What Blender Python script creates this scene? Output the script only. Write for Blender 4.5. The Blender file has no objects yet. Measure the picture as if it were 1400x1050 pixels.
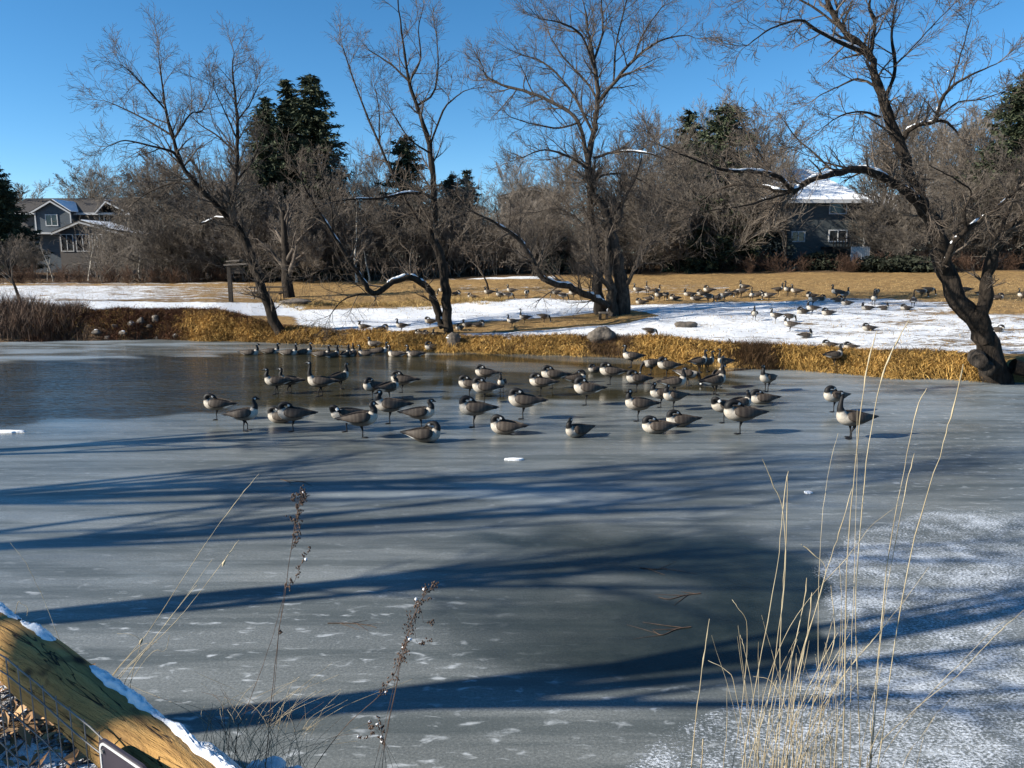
import bpy, math, random
import numpy as np
from mathutils import Vector

# ------------------------------------------------------------------ camera, sky, sun, exposure
sc = bpy.context.scene
col = sc.collection
R = math.radians
F, CX, CY, CAMZ = 1050.0, 700.0, 525.0, 3.3          # focal length in pixels of the 1400x1050 photograph
PITCH = math.atan(175.0 / F)
cam = bpy.data.cameras.new('camera'); camo = bpy.data.objects.new('camera', cam); col.objects.link(camo)
cam.sensor_width = 36; cam.lens = 36 * F / 1400; cam.clip_end = 3000; cam.clip_start = 0.05
camo.location = (0, 0, CAMZ); camo.rotation_euler = (math.pi / 2 - PITCH, 0, 0); sc.camera = camo

SUN_EL = R(27); SH = (1.0, 0.25)                      # shadows fall along SH on the ground
_n = math.hypot(*SH); SDIR = Vector((-SH[0] / _n * math.cos(SUN_EL), -SH[1] / _n * math.cos(SUN_EL), math.sin(SUN_EL)))
w = bpy.data.worlds.new('World'); sc.world = w; w.use_nodes = True
sky = w.node_tree.nodes.new('ShaderNodeTexSky'); sky.sky_type = 'NISHITA'; sky.sun_disc = False
sky.sun_elevation = SUN_EL; sky.sun_rotation = math.atan2(SDIR.x, SDIR.y)
sky.altitude = 2600; sky.air_density = 1.0; sky.dust_density = 0.0; sky.ozone_density = 4.0
hs = w.node_tree.nodes.new('ShaderNodeHueSaturation'); hs.inputs['Saturation'].default_value = 1.19; hs.inputs['Hue'].default_value = .493
w.node_tree.links.new(sky.outputs[0], hs.inputs['Color']); w.node_tree.links.new(hs.outputs[0], w.node_tree.nodes['Background'].inputs[0])
w.node_tree.nodes['Background'].inputs[1].default_value = 0.083
sl = bpy.data.lights.new('sun', 'SUN'); sl.energy = 5.0; sl.angle = R(0.5); sl.color = (1.0, 0.92, 0.79)
so = bpy.data.objects.new('sun', sl); col.objects.link(so); so.rotation_euler = SDIR.to_track_quat('Z', 'Y').to_euler(); so.location = (-20, 5, 30)
sc.view_settings.view_transform = 'Standard'; sc.view_settings.look = 'None'; sc.view_settings.exposure = 1.02; sc.view_settings.gamma = 1.0
sc.cycles.max_bounces = 5; sc.cycles.diffuse_bounces = 2; sc.cycles.glossy_bounces = 3

# ------------------------------------------------------------------ projection helpers (photo pixel <-> place)
ST, CT = math.sin(PITCH), math.cos(PITCH)
def ray(px, py):
    a, b = (px - CX) / F, (CY - py) / F
    return a, CT + b * ST, -ST + b * CT
def at_z(px, py, z=0.0):
    x, y, k = ray(px, py); t = (z - CAMZ) / k
    return x * t, y * t, z
def at_y(px, py, Y):
    x, y, k = ray(px, py); t = Y / y
    return x * t, Y, CAMZ + k * t
def proj(x, y, z):
    f = y * CT - (z - CAMZ) * ST; u = y * ST + (z - CAMZ) * CT
    return CX + F * x / f, CY - F * u / f
def lerp(xs, ys, v): return np.interp(v, xs, ys)
def sstep(a, b, v):
    t = np.clip((v - a) / (b - a), 0, 1); return t * t * (3 - 2 * t)

# ------------------------------------------------------------------ terrain height
# bearing u = x/y.  shore: foot of the far bank on the ice, bank: its top edge, back: far end of the lawn
_sh = [(-200, 470), (0, 470), (100, 467), (200, 465), (300, 467), (380, 470), (500, 478), (620, 484), (700, 487), (800, 490), (900, 495), (1000, 501), (1070, 505), (1150, 510), (1240, 517), (1340, 524), (1400, 524), (1600, 526)]
SHU = []; SHY = []
for px, py in _sh:
    x, y, _ = at_z(px, py); SHU.append(x / y); SHY.append(y)
_bk = [(-200, 430, .9), (0, 428, .95), (100, 427, 1.0), (200, 426, 1.0), (300, 428, 1.0), (345, 438, .75), (380, 448, .45), (450, 452, .42), (620, 461, .40), (720, 463, .42), (830, 460, .5), (900, 464, .6), (1000, 473, .6), (1100, 479, .55), (1240, 484, .55), (1340, 487, .55), (1400, 486, .6), (1600, 488, .6)]
BKU = []; BKY = []; BKZ = []
for px, py, z in _bk:
    x, y, _ = at_z(px, py, z); BKU.append(x / y); BKY.append(y); BKZ.append(z)
_ba = [(-300, 386, 62), (0, 386, 62), (200, 387, 60), (400, 386, 58), (560, 384, 57), (700, 378, 57), (850, 376, 57), (1000, 374, 56), (1150, 372, 55), (1300, 371, 55), (1500, 370, 55)]
BAU = []; BAY = []; BAZ = []
for px, py, Y in _ba:
    x, y, z = at_y(px, py, Y); BAU.append(x / y); BAY.append(Y); BAZ.append(z)
def wob(x, y):
    return .035 * np.sin(x * .9 + 1.3 * np.sin(y * .37)) * np.sin(y * .7 + .8) + .02 * np.sin(x * 2.3 + y * 1.1) + .012 * np.sin(x * 4.1 - y * 3.3)
def H(x, y):
    x = np.asarray(x, float); y = np.asarray(y, float)
    yy = np.maximum(y, .5); u = np.clip(x / yy, -.95, .95)
    s, b, bz = lerp(SHU, SHY, u), lerp(BKU, BKY, u), lerp(BKU, BKZ, u)
    a, az = lerp(BAU, BAY, u), lerp(BAU, BAZ, u)
    sw = s + .25 * np.sin(x * 1.7) + .15 * np.sin(x * 3.9 + 1)
    z1 = -.5 + (bz + .5) * sstep(0, 1, (y - (sw - .45)) / np.maximum(b - sw + .45, .4)) ** .8
    t = np.clip((y - b) / (a - b), 0, 1)
    z2 = bz + (az - bz) * t
    z3 = az + np.clip(y - a, 0, 40) * .035 * sstep(-.1, .2, u) + np.clip(y - a, 0, 40) * .008
    far = np.where(y < b, z1, np.where(y < a, z2, z3)) + wob(x, y) * sstep(0, 3, y - s - .5)
    # near bank
    e = lerp([-12, -8, -4, -2.4, -1.8, -1.45, -1.2, -1.0, -.8, -.5, 0, 1, 4, 8, 14], [9, 6.4, 3.6, 3.0, 2.85, 2.5, 2.3, 2.3, 2.1, 1.9, 1.7, 1.6, 1.5, 2.2, 6], x)
    near = lerp([-12, -5, -3.6, 3, 6], [.30, .35, 1.7, 1.7, .6], x) - np.maximum(y - e, 0) * 1.05 + .03 * np.sin(x * 5) * np.sin(y * 6)
    near = np.maximum(near, -.5)
    # the pond closes outside the frame
    lft = np.clip(-.5 + (-(x + 8.0 + .62 * y)) * .35, -.5, 1.6) * (y < 17) - .5 * (y >= 17)
    lft = np.maximum(lft, np.clip(-.5 + (-(x + 40)) * .25, -.5, 1.5))
    rgt = np.clip(-.5 + (x - 24) * .3, -.5, 1.2)
    return np.maximum(np.maximum(far, near), np.maximum(lft, rgt))
def h1(x, y): return float(H(x, y))
def ground_at(px, py, y0=18.0, y1=110.0):
    """first point of the land beyond the pond on the ray through a pixel"""
    kx, ky, kz = ray(px, py)
    ys = np.linspace(y0, y1, 2400); t = ys / ky
    z = CAMZ + kz * t; g = H(kx * t, ys)
    i = np.argmax(z <= g) if (z <= g).any() else len(ys) - 1
    return kx * t[i], ys[i], float(g[i])

# ------------------------------------------------------------------ objects and meshes
def mesh_np(name, V, faces, mats, midx=None, smooth=True, parent=None, attrs=None, colattr=None, kind=None):
    """V (n,3); faces: list of int arrays, each (m,k)"""
    me = bpy.data.meshes.new(name)
    V = np.asarray(V, np.float32); faces = [np.asarray(f, np.int32) for f in faces if len(f)]
    me.vertices.add(len(V)); me.vertices.foreach_set('co', V.ravel())
    nl = sum(f.size for f in faces); nf = sum(len(f) for f in faces)
    me.loops.add(nl); me.polygons.add(nf)
    me.loops.foreach_set('vertex_index', np.concatenate([f.ravel() for f in faces]))
    tot = np.concatenate([np.full(len(f), f.shape[1], np.int32) for f in faces])
    me.polygons.foreach_set('loop_start', np.concatenate([[0], np.cumsum(tot)[:-1]]).astype(np.int32))
    me.polygons.foreach_set('loop_total', tot)
    me.polygons.foreach_set('use_smooth', np.full(nf, smooth))
    for m in (mats if isinstance(mats, (list, tuple)) else [mats]): me.materials.append(m)
    if midx is not None: me.polygons.foreach_set('material_index', np.asarray(midx, np.int32))
    for k, v in (attrs or {}).items():
        a = me.attributes.new(k, 'FLOAT', 'POINT'); a.data.foreach_set('value', np.asarray(v, np.float32))
    if colattr is not None:
        a = me.attributes.new('tint', 'FLOAT_COLOR', 'POINT')
        c = np.ones((len(V), 4), np.float32); c[:, :3] = colattr; a.data.foreach_set('color', c.ravel())
    me.update(calc_edges=True); me.validate()
    o = bpy.data.objects.new(name, me); col.objects.link(o)
    if parent: o.parent = parent
    if kind: o['kind'] = kind
    return o
def tag(o, label, cat=None, group=None, kind=None):
    o['label'] = label
    if cat: o['category'] = cat
    if group: o['group'] = group
    if kind: o['kind'] = kind
    return o
def empty(name, loc=(0, 0, 0), rz=0.0):
    o = bpy.data.objects.new(name, None); col.objects.link(o); o.location = loc; o.rotation_euler = (0, 0, rz); o.empty_display_size = .2
    return o
def dup(root, loc, rz=0.0, s=1.0, label=None, group=None):
    r = root.copy(); col.objects.link(r); r.location = loc; r.rotation_euler = (root.rotation_euler[0], root.rotation_euler[1], rz)
    r.scale = (s, s, s) if not isinstance(s, tuple) else s
    if label: r['label'] = label
    if group: r['group'] = group
    for ch in list(root.children):
        c = ch.copy(); col.objects.link(c); c.parent = r
        for g in list(ch.children):
            d = g.copy(); col.objects.link(d); d.parent = c
    return r

class MB:
    """collects plain polygons"""
    def __init__(s): s.v = []; s.f = []; s.m = []
    def add(s, vs, fs, mi=0):
        b = len(s.v); s.v += [tuple(p) for p in vs]
        for f in fs: s.f.append([b + i for i in f]); s.m.append(mi)
    def box(s, x0, x1, y0, y1, z0, z1, mi=0):
        s.add([(x0, y0, z0), (x1, y0, z0), (x1, y1, z0), (x0, y1, z0), (x0, y0, z1), (x1, y0, z1), (x1, y1, z1), (x0, y1, z1)],
              [(0, 3, 2, 1), (4, 5, 6, 7), (0, 1, 5, 4), (1, 2, 6, 5), (2, 3, 7, 6), (3, 0, 4, 7)], mi)
    def prism(s, poly, d0, d1, axis='y', mi=0):
        """poly in (x,z) pulled along y, or (y,z) pulled along x"""
        n = len(poly)
        if axis == 'y': vs = [(a, d0, b) for a, b in poly] + [(a, d1, b) for a, b in poly]
        else: vs = [(d0, a, b) for a, b in poly] + [(d1, a, b) for a, b in poly]
        fs = [tuple(range(n))[::-1], tuple(range(n, 2 * n))] + [(i, (i + 1) % n, n + (i + 1) % n, n + i) for i in range(n)]
        s.add(vs, fs, mi)
    def build(s, name, mats, parent=None, smooth=False, bevel=0):
        me = bpy.data.meshes.new(name); me.from_pydata(s.v, [], s.f)
        for m in (mats if isinstance(mats, (list, tuple)) else [mats]): me.materials.append(m)
        me.polygons.foreach_set('material_index', s.m); me.polygons.foreach_set('use_smooth', [smooth] * len(s.f))
        me.update()
        o = bpy.data.objects.new(name, me); col.objects.link(o)
        if parent: o.parent = parent
        if bevel:
            b = o.modifiers.new('edge', 'BEVEL'); b.width = bevel; b.segments = 2; b.limit_method = 'ANGLE'
        return o

def tubes(polys, sides_of=None):
    """polys: list of (pts, radii).  returns V, faces list"""
    groups = {}
    for pts, rad in polys:
        s = sides_of(max(rad)) if sides_of else (9 if max(rad) > .09 else 6 if max(rad) > .03 else 4 if max(rad) > .014 else 3)
        groups.setdefault((len(pts), s), []).append((pts, rad))
    VV = []; FF = []; base = 0
    for (n, s), lst in groups.items():
        P = np.array([p for p, _ in lst], float); Rr = np.array([r for _, r in lst], float); m = len(lst)
        T = np.empty_like(P); T[:, 1:-1] = P[:, 2:] - P[:, :-2]; T[:, 0] = P[:, 1] - P[:, 0]; T[:, -1] = P[:, -1] - P[:, -2]
        T /= np.maximum(np.linalg.norm(T, axis=2, keepdims=True), 1e-9)
        D = np.abs(P[:, -1] - P[:, 0]); ref = np.zeros((m, 3)); ref[np.arange(m), np.argmin(D, axis=1)] = 1
        A = np.cross(T, ref[:, None, :]); A /= np.maximum(np.linalg.norm(A, axis=2, keepdims=True), 1e-9); B = np.cross(T, A)
        an = np.arange(s) * 2 * math.pi / s
        V = P[:, :, None, :] + Rr[:, :, None, None] * (A[:, :, None, :] * np.cos(an)[None, None, :, None] + B[:, :, None, :] * np.sin(an)[None, None, :, None])
        VV.append(V.reshape(-1, 3))
        idx = base + np.arange(m * n * s).reshape(m, n, s)
        a = idx[:, :-1, :]; b = np.roll(a, -1, axis=2); c = idx[:, 1:, :]; d = np.roll(c, -1, axis=2)
        FF.append(np.stack([a, b, d, c], axis=-1).reshape(-1, 4)); base += m * n * s
    if not VV: return np.zeros((0, 3)), []
    return np.concatenate(VV), FF
def tube_obj(name, polys, m, parent=None, rough=0.0, seed=0, sides=None):
    V, Fc = tubes(polys, sides)
    if rough:
        V = V + rough * np.stack([np.sin(V[:, 0] * 17 + V[:, 2] * 9 + seed), np.sin(V[:, 1] * 19 + V[:, 2] * 11), .4 * np.sin(V[:, 2] * 23)], 1)
    return mesh_np(name, V, Fc, m, parent=parent)
def smooth_poly(pts, rad, k=3):
    """Catmull-Rom through a polyline"""
    P = np.array(pts, float); r = np.array(rad, float); n = len(P); out = []; ro = []
    E = np.concatenate([[2 * P[0] - P[1]], P, [2 * P[-1] - P[-2]]])
    for i in range(n - 1):
        p0, p1, p2, p3 = E[i], E[i + 1], E[i + 2], E[i + 3]
        for j in range(k):
            t = j / k
            out.append(.5 * ((2 * p1) + (-p0 + p2) * t + (2 * p0 - 5 * p1 + 4 * p2 - p3) * t * t + (-p0 + 3 * p1 - 3 * p2 + p3) * t ** 3)); ro.append(r[i] * (1 - t) + r[i + 1] * t)
    out.append(P[-1]); ro.append(r[-1])
    return np.array(out), np.array(ro)

# ------------------------------------------------------------------ materials
class NT:
    def __init__(s, name):
        s.m = bpy.data.materials.new(name); s.m.use_nodes = True; s.t = s.m.node_tree; s.n = s.t.nodes; s.p = s.n['Principled BSDF']
    def new(s, ty, **k):
        n = s.n.new(ty)
        for a, v in k.items(): setattr(n, a, v)
        return n
    def link(s, a, b): s.t.links.new(a, b)
    def set(s, inp, v):
        if hasattr(v, 'links') or isinstance(v, bpy.types.NodeSocket): s.link(v, inp)
        else: inp.default_value = v
    def coord(s, scale=(1, 1, 1), kind='Object'):
        c = s.new('ShaderNodeTexCoord'); mp = s.new('ShaderNodeMapping'); mp.inputs['Scale'].default_value = scale
        s.link(c.outputs[kind], mp.inputs[0]); return mp.outputs[0]
    def noise(s, vec, scale, detail=4, rough=.55, dist=0.0):
        n = s.new('ShaderNodeTexNoise'); s.link(vec, n.inputs['Vector']); n.inputs['Scale'].default_value = scale; n.inputs['Detail'].default_value = detail
        n.inputs['Roughness'].default_value = rough; n.inputs['Distortion'].default_value = dist; return n.outputs['Fac']
    def ramp(s, fac, stops):
        r = s.new('ShaderNodeValToRGB'); e = r.color_ramp.elements
        while len(e) < len(stops): e.new(.5)
        for el, (p, c) in zip(e, stops): el.position = p; el.color = c if len(c) == 4 else (*c, 1)
        s.link(fac, r.inputs[0]); return r.outputs[0]
    def math(s, op, a, b=0.0, clamp=False):
        n = s.new('ShaderNodeMath', operation=op, use_clamp=clamp); s.set(n.inputs[0], a); s.set(n.inputs[1], b); return n.outputs[0]
    def mapr(s, v, a, b, c=0.0, d=1.0, smooth=True):
        n = s.new('ShaderNodeMapRange', interpolation_type='SMOOTHSTEP' if smooth else 'LINEAR'); s.set(n.inputs[0], v)
        for i, q in enumerate((a, b, c, d)): s.set(n.inputs[1 + i], q)
        return n.outputs[0]
    def mix(s, f, a, b, mode='MIX'):
        n = s.new('ShaderNodeMix', data_type='RGBA', blend_type=mode); s.set(n.inputs[0], f)
        for i, q in ((6, a), (7, b)): s.set(n.inputs[i], q if not isinstance(q, tuple) else (*q, 1) if len(q) == 3 else q)
        return n.outputs[2]
    def mixf(s, f, a, b):
        n = s.new('ShaderNodeMix', data_type='FLOAT'); s.set(n.inputs[0], f); s.set(n.inputs[2], a); s.set(n.inputs[3], b); return n.outputs[0]
    def attr(s, name, out='Fac'):
        a = s.new('ShaderNodeAttribute', attribute_name=name); return a.outputs[out]
    def bump(s, h, strength, dist, prev=None):
        b = s.new('ShaderNodeBump'); s.set(b.inputs['Strength'], strength); b.inputs['Distance'].default_value = dist; s.link(h, b.inputs['Height'])
        if prev is not None: s.link(prev, b.inputs['Normal'])
        return b.outputs[0]
    def out(s, color=None, rough=None, normal=None, spec=None):
        if color is not None: s.set(s.p.inputs['Base Color'], color if not isinstance(color, tuple) else (*color, 1))
        if rough is not None: s.set(s.p.inputs['Roughness'], rough)
        if normal is not None: s.link(normal, s.p.inputs['Normal'])
        if spec is not None: s.set(s.p.inputs['Specular IOR Level'], spec)
        return s.m
def simple(name, c1, c2, scale=6.0, rough=.8, bump=.3, dist=.01, stretch=(1, 1, 1), spec=.3, jitter=0.0):
    n = NT(name); v = n.coord(stretch); f = n.noise(v, scale)
    c = n.ramp(f, [(.3, c1), (.7, c2)])
    if jitter:
        oi = n.new('ShaderNodeObjectInfo'); k = n.mapr(oi.outputs['Random'], 0, 1, 1 - jitter, 1 + jitter, False)
        hv = n.new('ShaderNodeHueSaturation'); n.link(c, hv.inputs['Color']); n.link(k, hv.inputs['Value']); c = hv.outputs[0]
    return n.out(c, rough, n.bump(n.noise(v, scale * 3), bump, dist), spec)

def tint_mat(name, rough=.75, spec=.2, scale=30.0, amount=.35, bump=.2, translucent=0.0, jitter=0.0):
    n = NT(name); t = n.attr('tint', 'Color'); v = n.coord(); f = n.noise(v, scale)
    k = n.mapr(f, .3, .7, 1 - amount, 1 + amount, False)
    if jitter:
        oi = n.new('ShaderNodeObjectInfo'); k = n.math('MULTIPLY', k, n.mapr(oi.outputs['Random'], 0, 1, 1 - jitter, 1 + jitter, False))
    hv = n.new('ShaderNodeHueSaturation'); n.link(t, hv.inputs['Color']); n.link(k, hv.inputs['Value'])
    return n.out(hv.outputs[0], rough, n.bump(f, bump, .01) if bump else None, spec)

M = {}
def bark(name, c1, c2):
    n = NT(name); v = n.coord((1, 1, .22)); f = n.noise(v, 14, 6, .65, .6); g = n.noise(n.coord(), 2.2, 3)
    c = n.mix(n.mapr(g, .35, .65), n.ramp(f, [(.32, c1), (.68, c2)]), n.ramp(f, [(.3, tuple(q * .55 for q in c1)), (.7, tuple(q * .7 for q in c2))]))
    return n.out(c, .9, n.bump(f, 1.0, .06), .15)
M['bark'] = bark('rough_bark', (.013, .010, .008), (.058, .046, .036))
M['bark_grey'] = bark('grey_bark', (.024, .020, .017), (.10, .083, .068))
M['bark_pale'] = bark('pale_bark', (.40, .36, .30), (.75, .7, .6))
M['twig'] = simple('twig', (.045, .036, .029), (.15, .122, .098), 3.0, .85, .2, spec=.2)
M['twig_far'] = simple('far_twig', (.070, .061, .053), (.22, .192, .163), 1.2, .9, 0.1, spec=.1, jitter=.3)
M['twig_red'] = simple('reddish_twig', (.06, .038, .028), (.15, .095, .068), 1.2, .9, 0.1, spec=.1, jitter=.25)
M['snow'] = simple('snow', (.72, .76, .82), (.86, .88, .9), 8.0, .6, .5, .02, spec=.3)
M['grass'] = tint_mat('dry_grass', .7, .25, 3.0, .25, 0)
M['needle'] = tint_mat('conifer_needle', .75, .2, 1.5, .35, 0, jitter=.2)
M['rock'] = simple('rock', (.05, .043, .037), (.17, .145, .12), 5.0, .85, .8, .05)

# -------- terrain
def terrain_material():
    n = NT('lawn_snow_and_grass'); v = n.coord(); vs = n.coord((.55, 1.3, 1))
    cov = n.attr('snow'); dirt = n.attr('dirt'); gold = n.attr('gold')
    big = n.noise(vs, .9, 6, .62); fine = n.noise(vs, 5.5, 5, .7); sp = n.noise(v, 26, 3, .7)
    k = n.math('ADD', n.math('MULTIPLY', big, .45), n.math('ADD', n.math('MULTIPLY', fine, .4), n.math('MULTIPLY', sp, .25)))
    thr = n.mapr(cov, 0, 1, .93, .36, False)
    mask = n.mapr(k, thr, n.math('ADD', thr, .07))
    ga = n.ramp(n.noise(vs, 3.5, 6, .7), [(.25, (.18, .10, .04)), (.5, (.39, .24, .09)), (.75, (.56, .38, .15))])
    gb = n.ramp(n.noise(v, 1.6, 6, .7), [(.3, (.055, .038, .024)), (.55, (.13, .08, .045)), (.8, (.22, .15, .09))])
    g = n.mix(dirt, ga, gb)
    gr = n.noise(n.coord((.6, 1.3, 1)), 4.2, 7, .8)
    g = n.mix(n.mapr(gr, .34, .56, .75, 0), g, (.085, .055, .026)); g = n.mix(n.mapr(gr, .56, .7, 0, .45), g, (.72, .56, .32))
    g = n.mix(n.mapr(sp, .3, .62, .55, 0), g, (.06, .042, .025))
    g = n.mix(n.math('MULTIPLY', gold, .6), g, (.5, .31, .09))
    s = n.ramp(fine, [(.3, (.70, .74, .80)), (.7, (.88, .89, .90))])
    b1 = n.bump(n.math('ADD', n.noise(vs, 2.2, 4, .6), n.math('ADD', fine, n.math('MULTIPLY', sp, .6))), .9, .10)
    b2 = n.bump(mask, .5, .03, b1)
    return n.out(n.mix(mask, g, s), n.mapr(mask, 0, 1, .9, .55, False), b2, .2)

def snow_cover(px, py, x, y):
    """how much snow lies on the land: drifts and melted strips laid out over the lawn"""
    c = np.zeros_like(px)
    # lower snow sheet next to the bank, right and centre
    top = lerp([380, 600, 650, 740, 800, 860, 940, 1050, 1120, 1200, 1300, 1400], [422, 416, 408, 405, 408, 414, 412, 409, 406, 404, 411, 418], px)
    bot = lerp([380, 600, 700, 800, 900, 1000, 1100, 1240, 1400], [456, 462, 466, 464, 464, 473, 479, 484, 486], px)
    c = np.maximum(c, sstep(-5, 6, py - top) * sstep(-3, 3, bot - py) * lerp([380, 450, 1000, 1250, 1400], [.90, .93, .88, .82, .78], px) * sstep(370, 420, px))
    # melted strip at the foot of the centre tree
    mid = lerp([560, 640, 700, 780, 850, 880], [456, 448, 446, 440, 433, 431], px); wdt = lerp([560, 640, 860, 900], [5, 9, 10, 0.1], px)
    c = c * (1 - .93 * sstep(wdt, wdt * .55, np.abs(py - mid)) * (px > 560) * (px < 900))
    # faint upper drifts, centre
    c = np.maximum(c, .62 * sstep(16, 4, np.abs(py - 396)) * (px > 560) * (px < 1000) * sstep(560, 640, px))
    c = np.maximum(c, .85 * sstep(5, 2, np.abs(py - 379)) * (px > 590) * (px < 760))
    # right: patch of dry grass behind the right tree
    c = c * (1 - .75 * sstep(12, 4, np.abs(py - 420)) * sstep(1290, 1330, px))
    # left lawn
    lt = sstep(13, 7, np.abs(py - 421 - .012 * (px - 200))) * sstep(450, 400, px)
    c = np.maximum(c, .95 * lt)
    c = np.maximum(c,   .80 * sstep(15, 8, np.abs(py - 400)) * (.84 + .18 * sstep(300, 120, px)) * sstep(420, 350, px))
    c = np.maximum(c, .7 * sstep(5, 2, np.abs(py - 386)) * sstep(420, 330, px))
    c = np.maximum(c, .62 * sstep(6, 2, np.abs(py - 391)) * sstep(380, 250, px))
    c = np.maximum(c, .60 * sstep(10, 4, np.abs(py - 409)) * sstep(560, 300, px))
    return c
def build_terrain():
    def ang_axis():
        a = np.concatenate([np.linspace(-180, -60, 50)[:-1], np.linspace(-60, -38, 40)[:-1], np.linspace(-38, 38, 420), np.linspace(38, 60, 40)[1:], np.linspace(60, 180, 50)[1:]])
        return np.radians(a)
    A = ang_axis()
    rr = np.concatenate([np.linspace(.15, 6, 70), np.linspace(6.3, 18, 30), np.linspace(18.2, 42, 150), np.linspace(42.4, 70, 70), np.linspace(72, 130, 30), np.geomspace(136, 900, 18)])
    RR, AA = np.meshgrid(rr, A, indexing='ij'); X = RR * np.sin(AA); Y = RR * np.cos(AA)
    Z = H(X, Y)
    f = np.maximum(Y * CT - (Z - CAMZ) * ST, .1)
    PX = np.where(Y > 6, CX + F * X / f, -999.); PY = np.where(Y > 6, CY - F * (Y * ST + (Z - CAMZ) * CT) / f, 0.)
    pxc = np.clip(PX, -100, 1500)
    u = np.clip(X / np.maximum(Y, .5), -.95, .95)
    beyond = Y - lerp(BAU, BAY, u)
    bank = Y - lerp(BKU, BKY, u)
    snow = snow_cover(pxc, PY, X, Y) * sstep(-1, .3, bank)
    snow = np.where(Y < 8, .74, snow)
    snow = np.where((beyond > 0) & (Y > 40), .25 * sstep(.4, .7, .5 + .5 * np.sin(X * .35) * np.sin(Y * .3)), snow)
    dirt = np.clip(sstep(-1.5, 1.5, beyond) + sstep(.5, -.5, bank), 0, 1)
    dirt = np.maximum(dirt, .35 * sstep(6, 2, np.abs(PY - 409)) * sstep(400, 200, pxc))
    gold = sstep(.6, -.3, bank) * (pxc > 250) * .8 * (Y > 10)
    n, m = X.shape; idx = np.arange(n * m).reshape(n, m)
    q = np.stack([idx[:-1, :-1], idx[:-1, 1:], idx[1:, 1:], idx[1:, :-1]], -1).reshape(-1, 4)[:, ::-1]
    mesh_np('ground', np.stack([X, Y, Z], -1).reshape(-1, 3), [q], terrain_material(), attrs={'snow': snow.ravel(), 'dirt': dirt.ravel(), 'gold': gold.ravel()}, kind='structure')

# -------- ice and open water
def ice_material():
    n = NT('pond_ice'); v = n.coord(); vx = n.coord((.45, 1.5, 1)); vr = n.coord((.5, 1.5, 1)); vs = n.coord((.6, 1.5, 1))
    wat = n.attr('water'); fro = n.attr('frost'); clr = n.attr('clear'); pale = n.attr('pale')
    big = n.noise(vx, .6, 6, .6); mid = n.noise(v, 3.0, 6, .65); fin = n.noise(v, 32, 4, .72); smear = n.noise(vs, 7.5, 4, .55, .5); tiny = n.noise(v, 75, 3, .7)
    pat = n.noise(n.coord((.8, 1.2, 1)), 1.1, 5, .6)
    fro = n.math('MULTIPLY', fro, n.mapr(pat, .33, .6, .88, 1.1, False))
    # frosty spots and smears
    sp = n.math('ADD', n.math('MULTIPLY', n.noise(n.coord((.8, 1.2, 1)), 46, 5, .75), .74), n.math('MULTIPLY', mid, .28))
    thr = n.mapr(fro, 0, 1, .78, .435, False)
    fmask = n.math('MULTIPLY', n.mapr(sp, thr, n.math('ADD', thr, .13)), n.mapr(fro, .02, .2))
    smask = n.math('MULTIPLY', n.mapr(smear, .56, .78), n.attr('smear'))
    tmask = n.math('MULTIPLY', n.mapr(tiny, .64, .74), n.mapr(n.math('MAXIMUM', fro, n.attr('smear')), 0, .6, .0, .75))
    base = n.ramp(big, [(.3, (.082, .094, .094)), (.7, (.25, .268, .262))])
    base = n.mix(n.math('MULTIPLY', fin, .5), base, (.28, .29, .275)); base = n.mix(n.mapr(n.noise(v, 48, 5, .8), .36, .66, .55, 0), base, (.05, .058, .06)); base = n.mix(n.mapr(n.noise(vs, 55, 4, .8), .52, .74, 0, .5), base, (.45, .48, .49))
    vb = n.noise(n.coord((.22, 2.4, 1)), 1.3, 6, .65)
    base = n.mix(n.mapr(vb, .40, .62), base, n.mix(.62, base, (.045, .058, .060)))
    base = n.mix(clr, base, n.ramp(mid, [(.3, (.008, .013, .012)), (.7, (.026, .034, .030))]))
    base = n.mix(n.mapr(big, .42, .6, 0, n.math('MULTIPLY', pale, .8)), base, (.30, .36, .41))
    base = n.mix(n.math('MULTIPLY', n.math('MAXIMUM', smask, tmask), .8), base, (.58, .62, .65))
    base = n.mix(n.math('MULTIPLY', fmask, .9), base, (.66, .71, .77))
    base = n.mix(wat, base, n.ramp(big, [(.35, (.020, .019, .011)), (.65, (.042, .038, .022))]))
    rough = n.mapr(vb, .35, .65, .22, .42, False)
    rough = n.mixf(n.attr('wet'), rough, n.mapr(big, .35, .65, .06, .22, False))
    rough = n.mixf(clr, rough, .22)
    rough = n.mixf(fmask, rough, .75)
    rough = n.mixf(wat, rough, .03)
    rip = n.noise(vr, 3.4, 3, .55); rip2 = n.noise(n.coord((.35, 2.2, 1)), 8, 2, .5)
    hb = n.math('ADD', rip, n.math('MULTIPLY', rip2, .5))
    b1 = n.bump(hb, n.math('MULTIPLY', n.attr('ripple'), .42), .05)
    b2 = n.bump(n.math('ADD', fin, mid), n.mapr(wat, 0, 1, .10, .0), .02, b1)
    b3 = n.bump(fmask, n.math('MULTIPLY', fro, .5), .012, b2)
    n.p.inputs['IOR'].default_value = 1.32
    return n.out(base, rough, b3, n.mixf(wat, .5, .22))
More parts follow.
